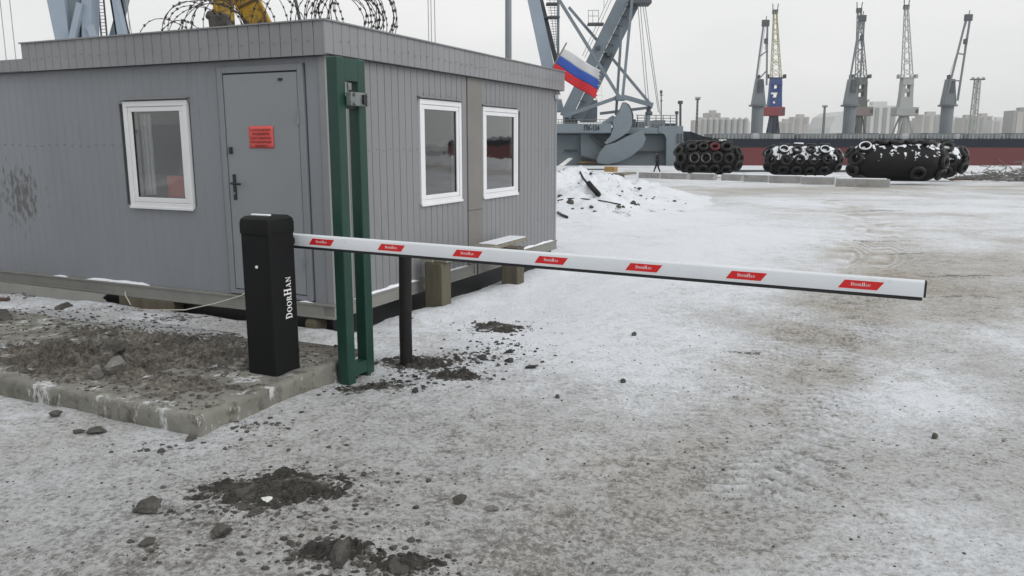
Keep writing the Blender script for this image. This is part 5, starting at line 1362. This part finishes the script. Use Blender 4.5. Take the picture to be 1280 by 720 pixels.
# ==================================================================== QUAY CRANES BEYOND
def quay_crane(u, top_v, tower, cab_, jib, leg, label, jx, cabx, portal=True, splay=9):
    Y = 300.0
    t = thing('quay_crane', label, 'crane', (PY(u, 165, Y).x, Y, -3.0), 0, 'lattice cranes on the far quay'); o2 = Vector(t.location)
    def Q(a, b, yy=0): return PY(a, b, Y + yy) - o2
    zc0, zc1 = Q(u, 145).z, Q(u, 134).z; zt = Q(u, 97).z; k = Y / 1000
    for sx in (-1, 1):
        for sy in (-1, 1):
            mb = MB(); mb.beam((sx * splay * k, sy * 3, 0), (sx * 3.2 * k, sy * 1.2, zc0), .55); mb.build('leg', leg, t)
    mb = MB(); mb.beam((-splay * k * .6, -2, zc0 * .5), (splay * k * .6, -2, zc0 * .5), .4); mb.beam((-splay * k * .9, -2.9, 1), (splay * k * .5, -2, zc0 * .55), .3); mb.beam((splay * k * .9, -2.9, 1), (-splay * k * .5, -2, zc0 * .55), .3); mb.build('leg_brace', leg, t)
    mb = MB(); mb.tube([(0, 0, 2), (0, 0, zc0)], 1.7, 10); mb.build('column', leg, t)
    mb = MB(); mb.box((cabx[0] * k, -2.5, zc0), (cabx[1] * k, 2.5, zc1)); mh = mb.build('machinery_house', cab_, t, bevel=.15)
    mb = MB(); mb.box(((cabx[1] - 4) * k, -2.6, zc0 + 1), ((cabx[1] - 1) * k, -2.4, zc1 - .8)); mb.build('cab_window', 'crane_dark', mh)
    w0, w1 = 8 * k, 6.3 * k; zz0, zz1 = zc1, zt
    # tower: plated column with opening
    mb = MB(); zs = [zz0, zz0 + (zz1 - zz0) * .35, zz0 + (zz1 - zz0) * .75, zz1]
    wf = lambda z: w0 + (w1 - w0) * (z - zz0) / (zz1 - zz0)
    for za, zb_ in ((zs[0], zs[1]), (zs[2], zs[3])):
        mb.add([(-wf(za), -1.6, za), (wf(za), -1.6, za), (wf(zb_), -1.3, zb_), (-wf(zb_), -1.3, zb_), (-wf(za), 1.6, za), (wf(za), 1.6, za), (wf(zb_), 1.3, zb_), (-wf(zb_), 1.3, zb_)], [(0, 1, 2, 3), (4, 5, 6, 7), (0, 1, 5, 4), (1, 2, 6, 5), (2, 3, 7, 6), (3, 0, 4, 7)])
    for sx in (-1, 1): mb.beam((sx * wf(zs[1]) * .72, 0, zs[1]), (sx * wf(zs[2]) * .72, 0, zs[2]), wf(zs[1]) * .55, 2.6)
    mb.build('tower', tower, t)
    mb = MB(); mb.beam((-wf(zs[1]), .3, zs[1]), (wf(zs[2]), .3, zs[2]), .5); mb.box((-wf(zs[1]) * .4, -1.1, (zs[1] + zs[2]) / 2 - .6), (wf(zs[1]) * .5, 1, (zs[1] + zs[2]) / 2 + .8)); mb.build('tower_brace', tower, t)
    mb = MB(); mb.box((-11 * k, -1.5, zt - .25), (11 * k, 1.5, zt)); mb.box((-11.5 * k, -1, zt), (-9 * k, 1, zt + 1.1)); mb.box((9 * k, -1, zt), (11.5 * k, 1, zt + 1.1)); mb.build('tower_platform', leg, t)
    if tower == 'pc_blue':
        for (dx, dv, w, h) in ((-4, 116, 3.4, 2.2), (.6, 116, 3.2, 2.0), (-2, 121, 4, 1.2), (-1.5, 127, 2.4, 2.4)):
            p = Q(u + dx, dv); mb = MB(); mb.box((p.x, -1.75, p.z - h * k), (p.x + w * k, -1.62, p.z)); mb.build('white_sign', 'white_print', t)
    # lattice jib
    tp = Q(jx, top_v); mb = MB(); b = [Vector((-5.5 * k, -1.2, zt)), Vector((5.5 * k, -1.2, zt)), Vector((5.5 * k, 1.2, zt)), Vector((-5.5 * k, 1.2, zt))]
    e = [tp + Vector((-1.6 * k, -.5, 0)), tp + Vector((1.6 * k, -.5, 0)), tp + Vector((1.6 * k, .5, 0)), tp + Vector((-1.6 * k, .5, 0))]
    n_ = 13
    for i in range(4): mb.beam(b[i], e[i], .24)
    for j in range(n_):
        f0, f1 = j / n_, (j + 1) / n_
        for i in ((0, 1), (1, 2), (2, 3), (3, 0)):
            A_, B_ = (i if j % 2 else i[::-1]); mb.beam(b[A_].lerp(e[A_], f0), b[B_].lerp(e[B_], f1), .15)
        if j in (3, 7): mb.beam(b[0].lerp(e[0], f0), b[1].lerp(e[1], f0), .3)
    jb = mb.build('jib', jib, t)
    mb = MB(); mb.box(tuple(tp + Vector((-.9, -.6, -1))), tuple(tp + Vector((.9, .6, .5)))); mb.beam(tp + Vector((-.8, 0, .4)), tp + Vector((-1.0, 0, 2.6)), .25); mb.beam(tp + Vector((.8, 0, .4)), tp + Vector((1.0, 0, 2.6)), .25); mb.build('jib_head', 'crane_dark', t)
quay_crane(966, 14, 'pc_blue', 'pc_red', 'pc_yellow', 'pc_navy', 'quay crane with blue tower, red house and pale yellow lattice jib', 969, (-17, 11), splay=8)
quay_crane(1071, 12, 'pc_green', 'pc_brown', 'pc_green', 'pc_green', 'dark grey green quay crane behind the middle ship crane', 1074, (-9, 15), splay=13)
quay_crane(1128, 8, 'pc_white', 'pc_white', 'pc_white', 'pc_white', 'pale grey lattice quay crane standing on splayed legs', 1133, (-13, 14), splay=16)

# light masts
def light_mast(u, v, Y, w, label):
    p = PY(u, v, Y); t = thing('light_mast', label, 'light mast', (p.x, Y, -3)); H = p.z + 3
    mb = MB()
    for sx in (-1, 1):
        for sy in (-1, 1): mb.beam((sx * w, sy * w, 0), (sx * w * .7, sy * w * .7, H), .22 + .22 * (w > .8))
    for k in range(14):
        z0_, z1_ = H * k / 14, H * (k + 1) / 14
        for sy in (-1, 1): mb.beam((-w * (1 - .3 * k / 14) * (1 if k % 2 else -1), sy * w * .9, z0_), (w * (1 - .3 * k / 14) * (1 if k % 2 else -1), sy * w * .9, z1_), .14 + .14 * (w > .8))
    mb.build('lattice', 'pc_white' if w > .8 else 'pc_green', t)
    mb = MB(); mb.box((-w * 2.4, -.8, H), (w * 2.4, .8, H + .5)); mb.build('platform', 'pc_green', t)
    for x in (-1.9, 0, 1.9):
        mb = MB(); mb.box((x * w - .35, -.9, H + .5), (x * w + .35, .2, H + 1.1)); mb.build('floodlight', 'rail', t)
light_mast(1222, 100, 330, 1.1, 'tall pale lattice light mast at right beyond the ship')
light_mast(1031, 134, 420, .45, 'thin light mast left of the white hangar')
light_mast(1083, 127, 420, .45, 'thin light mast beside the striped white block')
light_mast(872, 125, 300, .3, 'thin mast above the left end of the ship')

# city blocks and silos
def block(u0, u1, v, Y, mat, label, step=0, strips=0):
    p, q = PY(u0, v, Y), PY(u1, v, Y); t = thing('apartment_block', label, 'building', ((p.x + q.x) / 2, Y, -3)); w = q.x - p.x; H = p.z + 3
    mb = MB(); mb.box((-w / 2, 0, 0), (w / 2, 18, H)); mb.build('wall', mat, t)
    mb = MB(); mb.box((-w * .2, 4, H), (w * .25, 10, H + 3.2)); mb.build('roof_house', mat, t)
    n_ = strips or max(2, int(w / 9))
    for k in range(n_):
        x = -w / 2 + w * (k + .5) / n_; mb = MB(); mb.box((x - w / n_ * .24, -.5, 2), (x + w / n_ * .24, .1, H - 1.5)); mb.build('balcony_bay', 'city_dark' if strips else ('city' if mat != 'city' else 'city_dark'), t)
blocks = [(868, 882, 150, 900, 'city', 'low pale block at the left end of the skyline'), (883, 901, 141, 980, 'city', 'tower block left of the blue crane, highest above the silos'),
 (903, 916, 150, 1000, 'city', 'pale block above the silos left of the ship crane'), (918, 938, 152, 950, 'city_white', 'low white block just left of the left ship crane'),
 (976, 992, 152, 920, 'city', 'low block right of the blue crane'), (992, 1012, 146, 1000, 'city', 'pale stepped block midway between blue crane and hangar'),
 (1012, 1030, 156, 900, 'city_white', 'lowest white block left of the hangar'), (1140, 1156, 151, 950, 'city', 'block just right of the pale lattice crane'),
 (1154, 1178, 143, 880, 'city', 'wide pale block left of the right ship crane'), (1186, 1205, 149, 1000, 'city_white', 'white block right of the right ship crane'),
 (1205, 1219, 147, 900, 'city', 'pale block left of the tall light mast'), (1224, 1241, 145, 950, 'city', 'pale block right of the tall light mast'),
 (1241, 1266, 150, 900, 'city_white', 'long low white block near the right edge'), (1268, 1300, 138, 850, 'city_dark', 'darker tall block cut by the right edge')]
for b_ in blocks: block(*b_)
block(1082, 1122, 132, 600, 'city_white', 'big white block with dark vertical stripes behind the cranes', strips=4)
for k, u in enumerate((880, 887.5, 895, 902.5, 910, 917.5, 925, 932.5)):
    p = PY(u, 149.5, 420); w = 3.4 * .42
    mb = MB(); mb.lathe([(0, p.z + 4.2), (w * .6, p.z + 3.8), (w, p.z + 3), (w, 0)], 14); o = mb.build('silo', 'silo', None, loc=(p.x, 420, -3)); tag(o, 'pale round silo above the ship, ' + ORD[k] + ' from the left in its row', 'silo', 'row of pale silos')
# white hangar with a curved roof
p, q = PY(1036, 160, 520), PY(1057, 160, 520); H = PY(1040, 139, 520).z + 3
mb = MB(); prof = [(p.x, -3), (p.x + 1, H * .45), (p.x + 4, H * .75), (q.x - 1.5, H - 3), (q.x + 2, H - 3), (q.x + 2, -3)]
mb.prism(prof, lambda a, b: (a, 520, b), lambda a, b: (a, 560, b)); o = mb.build('hangar', 'city_white', None); tag(o, 'white hangar with sloping roof left of the dark quay crane', 'hangar')
r = random.Random(12)
for k in range(10):
    u = 865 + k * 43 + r.uniform(-6, 6); Y = r.uniform(280, 300); w = r.uniform(6, 13); p = PY(u, 165, Y); h = r.uniform(3.2, 6.8)
    mb = MB(); mb.box((-w / 2, 0, 0), (w / 2, 8, h)); mb.prism([(-w / 2 - .2, h), (w / 2 + .2, h), (0, h + .8)], lambda a, b: (a, -.2, b), lambda a, b: (a, 8.2, b))
    o = mb.build('quay_shed', r.choice(['deck', 'pc_brown', 'city_dark', 'ship_grey']), None, loc=(p.x, Y, -3)); tag(o, 'low shed half hidden behind the ship rail, ' + ORD[k] + ' from the left', 'shed', 'quay sheds behind the ship')

# ==================================================================== FENDERS
def torus_mesh(name, R, r_, mat, n=16, m_=7):
    mb = MB(); vs = []
    for i in range(n):
        a = 2 * math.pi * i / n
        for j in range(m_):
            b = 2 * math.pi * j / m_; rr = R + r_ * math.cos(b) * .95; vs.append((rr * math.cos(a), rr * math.sin(a), r_ * 1.15 * math.sin(b)))
    mb.add(vs, [(i * m_ + j, ((i + 1) % n) * m_ + j, ((i + 1) % n) * m_ + (j + 1) % m_, i * m_ + (j + 1) % m_) for i in range(n) for j in range(m_)])
    return mb.mesh(name, mat, smooth=True)
TY = torus_mesh('tyre', .30, .115, 'tyre'); TYR = torus_mesh('tyre', .30, .115, 'tyre_red'); TYB = torus_mesh('tyre', .30, .12, 'tyre')
RIMW = torus_mesh('snow_ring', .31, .045, 'snow_clean', 16, 5)
RIMS = torus_mesh('snow_ring', .29, .022, 'snow_grey', 16, 5)
def fender(label, px, R, L, rz, tyres, snow=0.0, seed=1, big=(), chains=True, fq=1.0):
    g = PG(*px); t = thing('ship_fender', label, 'fender', (g.x, g.y + R * .5, slope(g.y) - .02), rz, 'pneumatic fenders on the quay')
    Tm = Matrix.Translation((0, 0, R + .03)) @ Matrix.Rotation(R_(90), 4, 'Y')
    prof = []; n_ = 8; cap = R * .75; half = L / 2
    for k in range(n_ + 1): a = R_(90) * k / n_; prof.append((max(R * .86 * math.sin(a) if k else .04, .02), -half + cap * (1 - math.cos(a)) * 1.0))
    for k in range(1, 6): prof.append((R * .86, -half + cap + (L - 2 * cap) * k / 5))
    for k in range(1, n_ + 1): a = R_(90) * (1 - k / n_); prof.append((max(R * .86 * math.sin(a), .02), half - cap * (1 - math.cos(a))))
    mb = MB(); mb.lathe(prof, 28, T=Tm); mb.build('body', 'fender', t, smooth=True)
    mb = MB(); mb.lathe([(.05, half - .12), (.34, half - .1), (.34, half + .04), (.05, half + .04)], 14, T=Tm); mb.build('end_fitting', 'tyre', t)
    r = random.Random(seed); Rb = R * .86
    for (xf, ang, kind) in tyres:
        x = xf * half
        rad = Rb; tiltx = 0.0
        if abs(x) > half - cap:
            e = min(.97, (abs(x) - (half - cap)) / cap); rad = Rb * math.sqrt(1 - e * e); tiltx = math.asin(e) * (1 if x > 0 else -1) * .9
        an = R_(ang) + r.uniform(-.04, .04)
        nrm = Vector((math.sin(tiltx), -math.sin(an) * math.cos(tiltx), math.cos(an) * math.cos(tiltx)))
        p = Vector((x, -math.sin(an) * rad, math.cos(an) * rad + R + .03)) + nrm * .10
        q = nrm.to_track_quat('Z', 'Y')
        o = link('tyre', TYR if kind == 'r' else TY, t, p); o.rotation_mode = 'QUATERNION'; o.rotation_quaternion = q; s = r.uniform(.92, 1.08) * R / 1.25; o.scale = (s, s, s * 1.1)
        if kind in 'sw':
            c = link('snow_ring', RIMW if kind == 'w' else RIMS, o, (.03, 0.0, .10)); c['kind'] = 'stuff'
    for (xf, ang) in big:
        an = R_(ang); o = link('tyre', TYB, t, Vector((xf * half, -math.sin(an) * (Rb + .12), math.cos(an) * (Rb + .12) + R + .03))); o.rotation_mode = 'QUATERNION'; o.rotation_quaternion = Vector((0, -math.sin(an), math.cos(an))).to_track_quat('Z', 'Y')
    mb = MB()                                                   # net chains round the body
    for k in range(6):
        x = -half + cap + (L - 2 * cap) * k / 5; mb.tube([(x, -math.sin(2 * math.pi * j / 24) * (Rb + .03), math.cos(2 * math.pi * j / 24) * (Rb + .03) + R + .03) for j in range(25)], .03, 5)
    if chains: mb.build('chain_net', 'tyre', t)
    if snow:
        mb = MB(); nx, na = 170, 100; ok = {}
        for i in range(nx + 1):
            for j in range(na + 1):
                x = -half + .3 + (L - .6) * i / nx; an = R_(-80 + 165 * j / na)
                rad = Rb
                if abs(x) > half - cap: e = min(.97, (abs(x) - (half - cap)) / cap); rad = Rb * math.sqrt(1 - e * e)
                rad += .035; ok[(i, j)] = (x, -math.sin(an) * rad, math.cos(an) * rad + R + .03)
        vs, fs, idx = [], [], {}
        II, JJ = np.meshgrid(np.arange(nx), np.arange(na), indexing='ij'); NF = fbm(II * .062 * fq + seed * 7, JJ * .087 * fq, seed, 5)
        for i in range(nx):
            for j in range(na):
                an = -80 + 165 * (j + .5) / na
                if (NF[i, j] - .5) * 1.5 + .5 + (48 - abs(an - 24)) * .0065 > 1 - snow:
                    f = []
                    for k in ((i, j), (i + 1, j), (i + 1, j + 1), (i, j + 1)):
                        if k not in idx: idx[k] = len(vs); vs.append(ok[k])
                        f.append(idx[k])
                    fs.append(tuple(f))
        mb.add(vs, fs); o = mb.build('snow_cover', 'snow_clean', t, smooth=True, kind='stuff', recalc=False)
    return t
def net(rows, cols, r, kinds=lambda i, j: 'n', skip=lambda i, j: False, x0=-.9, x1=.9):
    out = []
    for j, a in enumerate(rows):
        for i in range(cols):
            if skip(i, j): continue
            out.append((x0 + (x1 - x0) * (i + (.5 if j % 2 else .0) * .35) / (cols - 1), a, kinds(i, j)))
    return out
rws = [-42, 2, 44, 84, 124]
fender('black fender netted with dark tyres, leftmost of the fenders, one reddish tyre', (886, 222), 1.30, 4.5, R_(-8), net(rws, 6, 1, lambda i, j: 'r' if (i, j) == (3, 2) else ('s' if j == 3 and i in (1, 2) else 'n')), .0, 2)
fender('black fender with tyres and white snow patches, second from the left', (1004, 222.5), 1.18, 5.1, R_(-10), net(rws, 6, 1, lambda i, j: 'w' if (j == 2 and i in (1, 4)) or (j == 1 and i in (2, 5)) else ('s' if j == 2 else 'n')), .52, 4, fq=2.0)
fender('long bare black fender in front of another, nearest to the camera', (1122, 231), 1.16, 4.7, R_(-14), [(-.85, 75, 'n'), (-.95, 20, 'n'), (-.75, 150, 'n'), (.9, 140, 'n'), (.75, -30, 'n'), (-.6, 10, 'n'), (-.3, 8, 'n'), (0, 12, 'n'), (.3, 8, 'n'), (.6, 10, 'n'), (-.9, 120, 'n'), (.95, 40, 's'), (.95, 90, 's'), (-.7, 40, 'w')], .15, 6, big=((.42, 118),), chains=False, fq=2.3)
fender('black fender with snow ringed tyres half hidden behind the bare one', (1160, 226.5), 1.22, 4.3, R_(-14), net(rws, 5, 1, lambda i, j: 's' if i == 4 and j < 4 else 'n'), .42, 8, fq=1.6)

# concrete blocks in a row in front of the fenders
cbs = [(798, 824, 222.5, 'concrete block at the left end of the row below the person'), (826, 858, 223.5, 'concrete block second from the left in the row'), (862, 892, 224.5, 'concrete block in front of the tyre covered fender'), (901, 926, 225.5, 'concrete block right of the gap in the row'),
       (929, 960, 227, 'dark concrete block left of the snowy fender'), (961, 1000, 228.5, 'concrete block in front of the snowy fender'), (1001, 1042, 230.5, 'concrete block right of the snowy fender front'), (1044, 1112, 233.5, 'long pale concrete block at the right end of the row')]
for k, (u0, u1, v, lab) in enumerate(cbs):
    p, q = PG(u0, v), PG(u1, v + (.6 if k < 7 else 1)); d = Vector((q.x - p.x, q.y - p.y, 0)); L = d.length; rz = math.atan2(d.y, d.x)
    mb = MB(); mb.box((0, 0, -.15), (L, .5, .40)); o = mb.build('concrete_block', 'conc', None, bevel=.03, loc=(p.x, p.y, slope(p.y))); o.rotation_euler = (0, 0, rz); tag(o, lab, 'concrete block', 'row of concrete blocks')
    mb = MB(); mb.box((.1, .05, .40), (L - .15, .46, .44)); mb.build('snow_cap', 'snow_clean', o, bevel=.015, kind='stuff')

# scrap timbers on the far side
def scrap(name, mat, u0, v0, u1, v1, w, h, label, cat, lift=0.0):
    p, q = PG(u0, v0), PG(u1, v1); p = Vector((p.x, p.y, slope(p.y) + h / 2 + lift)); q = Vector((q.x, q.y, slope(q.y) + h / 2 + lift)); mb = MB(); mb.beam(Vector(), q - p, w, h); o = mb.build(name, mat, None, bevel=.02, loc=p); return tag(o, label, cat)
scrap('timber', 'ochre', 757, 219, 770, 219.5, .4, .4, 'short ochre timber on top of the scrap by the snow bank', 'timber', .28)
scrap('timber', 'wood', 750, 222, 777, 223, .5, .3, 'grey brown timber under the ochre one by the snow bank', 'timber')
scrap('pallet', 'plank', 772, 219, 790, 217.5, .8, .18, 'pale snowy board beside the ochre timber', 'board')
scrap('beam', 'crane_dark', 704, 212.5, 756, 212.5, .5, .12, 'long dark steel beam lying at the quay edge beneath the crane', 'beam')
scrap('stick', 'rust', 774, 234, 786, 230.5, .16, .14, 'rusty brown stick on the snow bank slope', 'stick', .12)
scrap('plate', 'crane_dark', 1204, 223.5, 1235, 220.5, 1.1, .1, 'dark flat plate on snow right of the fenders', 'plate', .05)
scrap('pole', 'rust', 1188, 225.5, 1245, 224.5, .16, .14, 'long thin pole lying on snow right of the fenders', 'pole')
scrap('beam', 'crane_dark', 880, 215, 1060, 215.5, .3, .2, 'long dark beam on snow behind the fenders', 'beam')
def bank_p(u, v):
    d = ray(u, v); t_ = 12.0
    while t_ < 60:
        q = EYE + d * t_
        if q.z < max(float(bank_h(q.x, q.y)), slope(q.y)): return q
        t_ += .05
    return EYE + d * 60
def on_bank(name, mat, px, r_, label, cat, lift=.03, n=6):
    pts = [bank_p(*p) + Vector((0, -.02, lift)) for p in px]; mb = MB(); mb.tube(pts, r_, n); o = mb.build(name, mat, None, smooth=True); return tag(o, label, cat)
on_bank('hose', 'pipe', [(735, 232), (740, 238), (748, 247)], .07, 'thick black hose end lying on the snow bank', 'hose', .08)
on_bank('twig', 'pipe', [(725, 216), (729, 224), (735, 232)], .03, 'thin dark twig leading to the black hose on the snow bank', 'twig')
on_bank('twig', 'pipe', [(697, 252), (712, 249.5), (730, 250), (750, 252), (776, 257)], .016, 'long thin twig along the foot of the snow bank', 'twig')
on_bank('stick', 'coal', [(697, 267), (702, 270), (709, 273)], .032, 'short black stick at the foot of the snow bank by the cabin', 'stick')
for k, (u, v, w) in enumerate(((701, 246, 4), (712, 254, 5), (716, 262, 3), (740, 259, 4), (773, 260, 4), (792, 255, 5), (797, 257, 4))):
    p = bank_p(u, v); o = link('clod', RK[('rock', k % 4)], None, p, (0, 0, k), (.1 * w / 4,) * 3); tag(o, 'small dark clod poking out of the snow bank, ' + ORD[k] + ' counted from the cabin', 'clod', 'clods on the snow bank')
r = random.Random(44); mb = MB(); BX = [2.2 + r.gauss(0, 1.7) for _ in range(420)]; BY = [24 + r.gauss(0, 3.5) for _ in range(420)]
for x_, y_, z_ in zip(BX, BY, bank_h(np.array(BX), np.array(BY))):
    if z_ > slope(y_) + .05: lump(mb, r, x_, y_, float(z_), .012 + .06 * r.random() ** 4)
tag(mb.build('bank_debris', 'rock', None, recalc=False), 'fine dark debris strewn over the snow bank', None, kind='stuff')
# heap of brushwood and scrap at the right edge
r = random.Random(31); g = PG(1272, 226); mb = MB()
for k in range(420):
    p = Vector((g.x + r.gauss(0, 1.6), g.y + r.gauss(0, 1.2), slope(g.y) + abs(r.gauss(0, .32)))); d = Vector((r.gauss(0, .5), r.gauss(0, .3), r.gauss(0, .22))); mb.tube([p, p + d], r.uniform(.012, .035), 4)
tag(mb.build('brushwood', 'rock_grey', None), 'tangle of brushwood and scrap at the right edge', 'brushwood', kind='stuff')
mb = MB(); p = PG(1279, 216); mb.tube([(p.x, p.y, slope(p.y)), (p.x, p.y, slope(p.y) + .9)], .16, 10); tag(mb.build('bollard', 'conc', None), 'dark stub bollard at the right edge above the brushwood', 'bollard')

# ==================================================================== PERSON
def person(u, v, label):
    g = PG(u, v)
    J = {'pelvis': (0, 0, .93, .145, .12), 'waist': (-.01, 0, 1.08, .15, .12), 'chest': (-.03, 0, 1.30, .18, .14), 'neck': (-.05, 0, 1.47, .065, .065), 'head': (-.075, 0, 1.58, .088, .10), 'crown': (-.07, 0, 1.68, .075, .085)}
    E = [('pelvis', 'waist'), ('waist', 'chest'), ('chest', 'neck'), ('neck', 'head'), ('head', 'crown')]
    for s, sg, kx, ax_, tx_, hx in (('l', 1, -.17, -.30, -.50, .12), ('r', -1, .02, .20, .02, -.16)):
        J.update({s + 'hip': (-.01, .09 * sg, .88, .10, .10), s + 'knee': (kx, .10 * sg, .50, .072, .072), s + 'ankle': (ax_, .10 * sg, .10, .052, .052), s + 'toe': (tx_ if s == 'l' else ax_ - .18, .11 * sg, .045, .045, .04),
                  s + 'sho': (-.03, .19 * sg, 1.38, .072, .072), s + 'elb': (hx * .5, .26 * sg, 1.12, .055, .055), s + 'wri': (hx * .6 - .14, .25 * sg, .90, .042, .042), s + 'hand': (hx * .6 - .19, .24 * sg, .82, .04, .03)})
        E += [('pelvis', s + 'hip'), (s + 'hip', s + 'knee'), (s + 'knee', s + 'ankle'), (s + 'ankle', s + 'toe'), ('chest', s + 'sho'), (s + 'sho', s + 'elb'), (s + 'elb', s + 'wri'), (s + 'wri', s + 'hand')]
    nm = list(J); me = bpy.data.meshes.new('body'); me.from_pydata([J[k][:3] for k in nm], [(nm.index(a), nm.index(b)) for a, b in E], [])
    t = thing('person', label, 'person', (g.x, g.y, slope(g.y))); t.scale = (1.06, 1.06, 1.06)
    o = link('body', me, None)
    bm_ = o.modifiers.new('skin', 'SKIN'); ss = o.modifiers.new('sub', 'SUBSURF'); ss.levels = 1; ss.render_levels = 1
    if not me.skin_vertices:
        bpy.context.view_layer.objects.active = o; o.select_set(True); b = bmesh.new(); b.from_mesh(me); b.verts.layers.skin.verify(); b.to_mesh(me); b.free()
    for i, k in enumerate(nm): me.skin_vertices[0].data[i].radius = J[k][3:5]; me.skin_vertices[0].data[i].use_root = (i == 0)
    dg = bpy.context.evaluated_depsgraph_get(); m2 = bpy.data.meshes.new_from_object(o.evaluated_get(dg)); bpy.data.objects.remove(o)
    m2.materials.clear(); m2.materials.append(M['cloth_dark']); m2.materials.append(M['skin'])
    for pl in m2.polygons: pl.use_smooth = True; pl.material_index = 1 if (1.50 < pl.center.z < 1.62 and pl.center.x < -.09 or (pl.center.z < .87 and abs(pl.center.y) > .2)) else 0
    link('body', m2, t)
    mb = MB(); mb.lathe([(.10, 1.60), (.115, 1.66), (.10, 1.72), (.05, 1.755), (.005, 1.765)], 14); mb.v = [(p[0] - .065, p[1], p[2]) for p in mb.v]; mb.build('hat', 'cloth_dark', t, smooth=True)
    mb = MB(); mb.lathe([(.20, .80), (.205, .95), (.20, 1.1), (.215, 1.3), (.17, 1.42), (.075, 1.48)], 16); mb.v = [(p[0] * .85 - .02, p[1] * 1.05, p[2]) for p in mb.v]; mb.build('jacket', 'cloth_dark', t, smooth=True)
    return t
person(822, 217.5, 'person in dark work clothes walking left along the quay near the crane')

# ==================================================================== AIR
hz_m = bpy.data.materials.new('winter haze'); hz_m.use_nodes = True; nt = hz_m.node_tree; nt.nodes.clear()
ho = nt.nodes.new('ShaderNodeOutputMaterial'); pv = nt.nodes.new('ShaderNodeVolumePrincipled')
pv.inputs['Color'].default_value = (0.97, 0.975, 0.98, 1); pv.inputs['Density'].default_value = 0.00021; pv.inputs['Anisotropy'].default_value = 0.0
nt.links.new(pv.outputs[0], ho.inputs['Volume'])
M['haze'] = hz_m
mb = MB(); mb.box((-1420, -80, -10.5), (1420, 1460, 75)); o = mb.build('haze', 'haze', None); o['kind'] = 'stuff'; o['label'] = 'pale winter haze over the harbour'
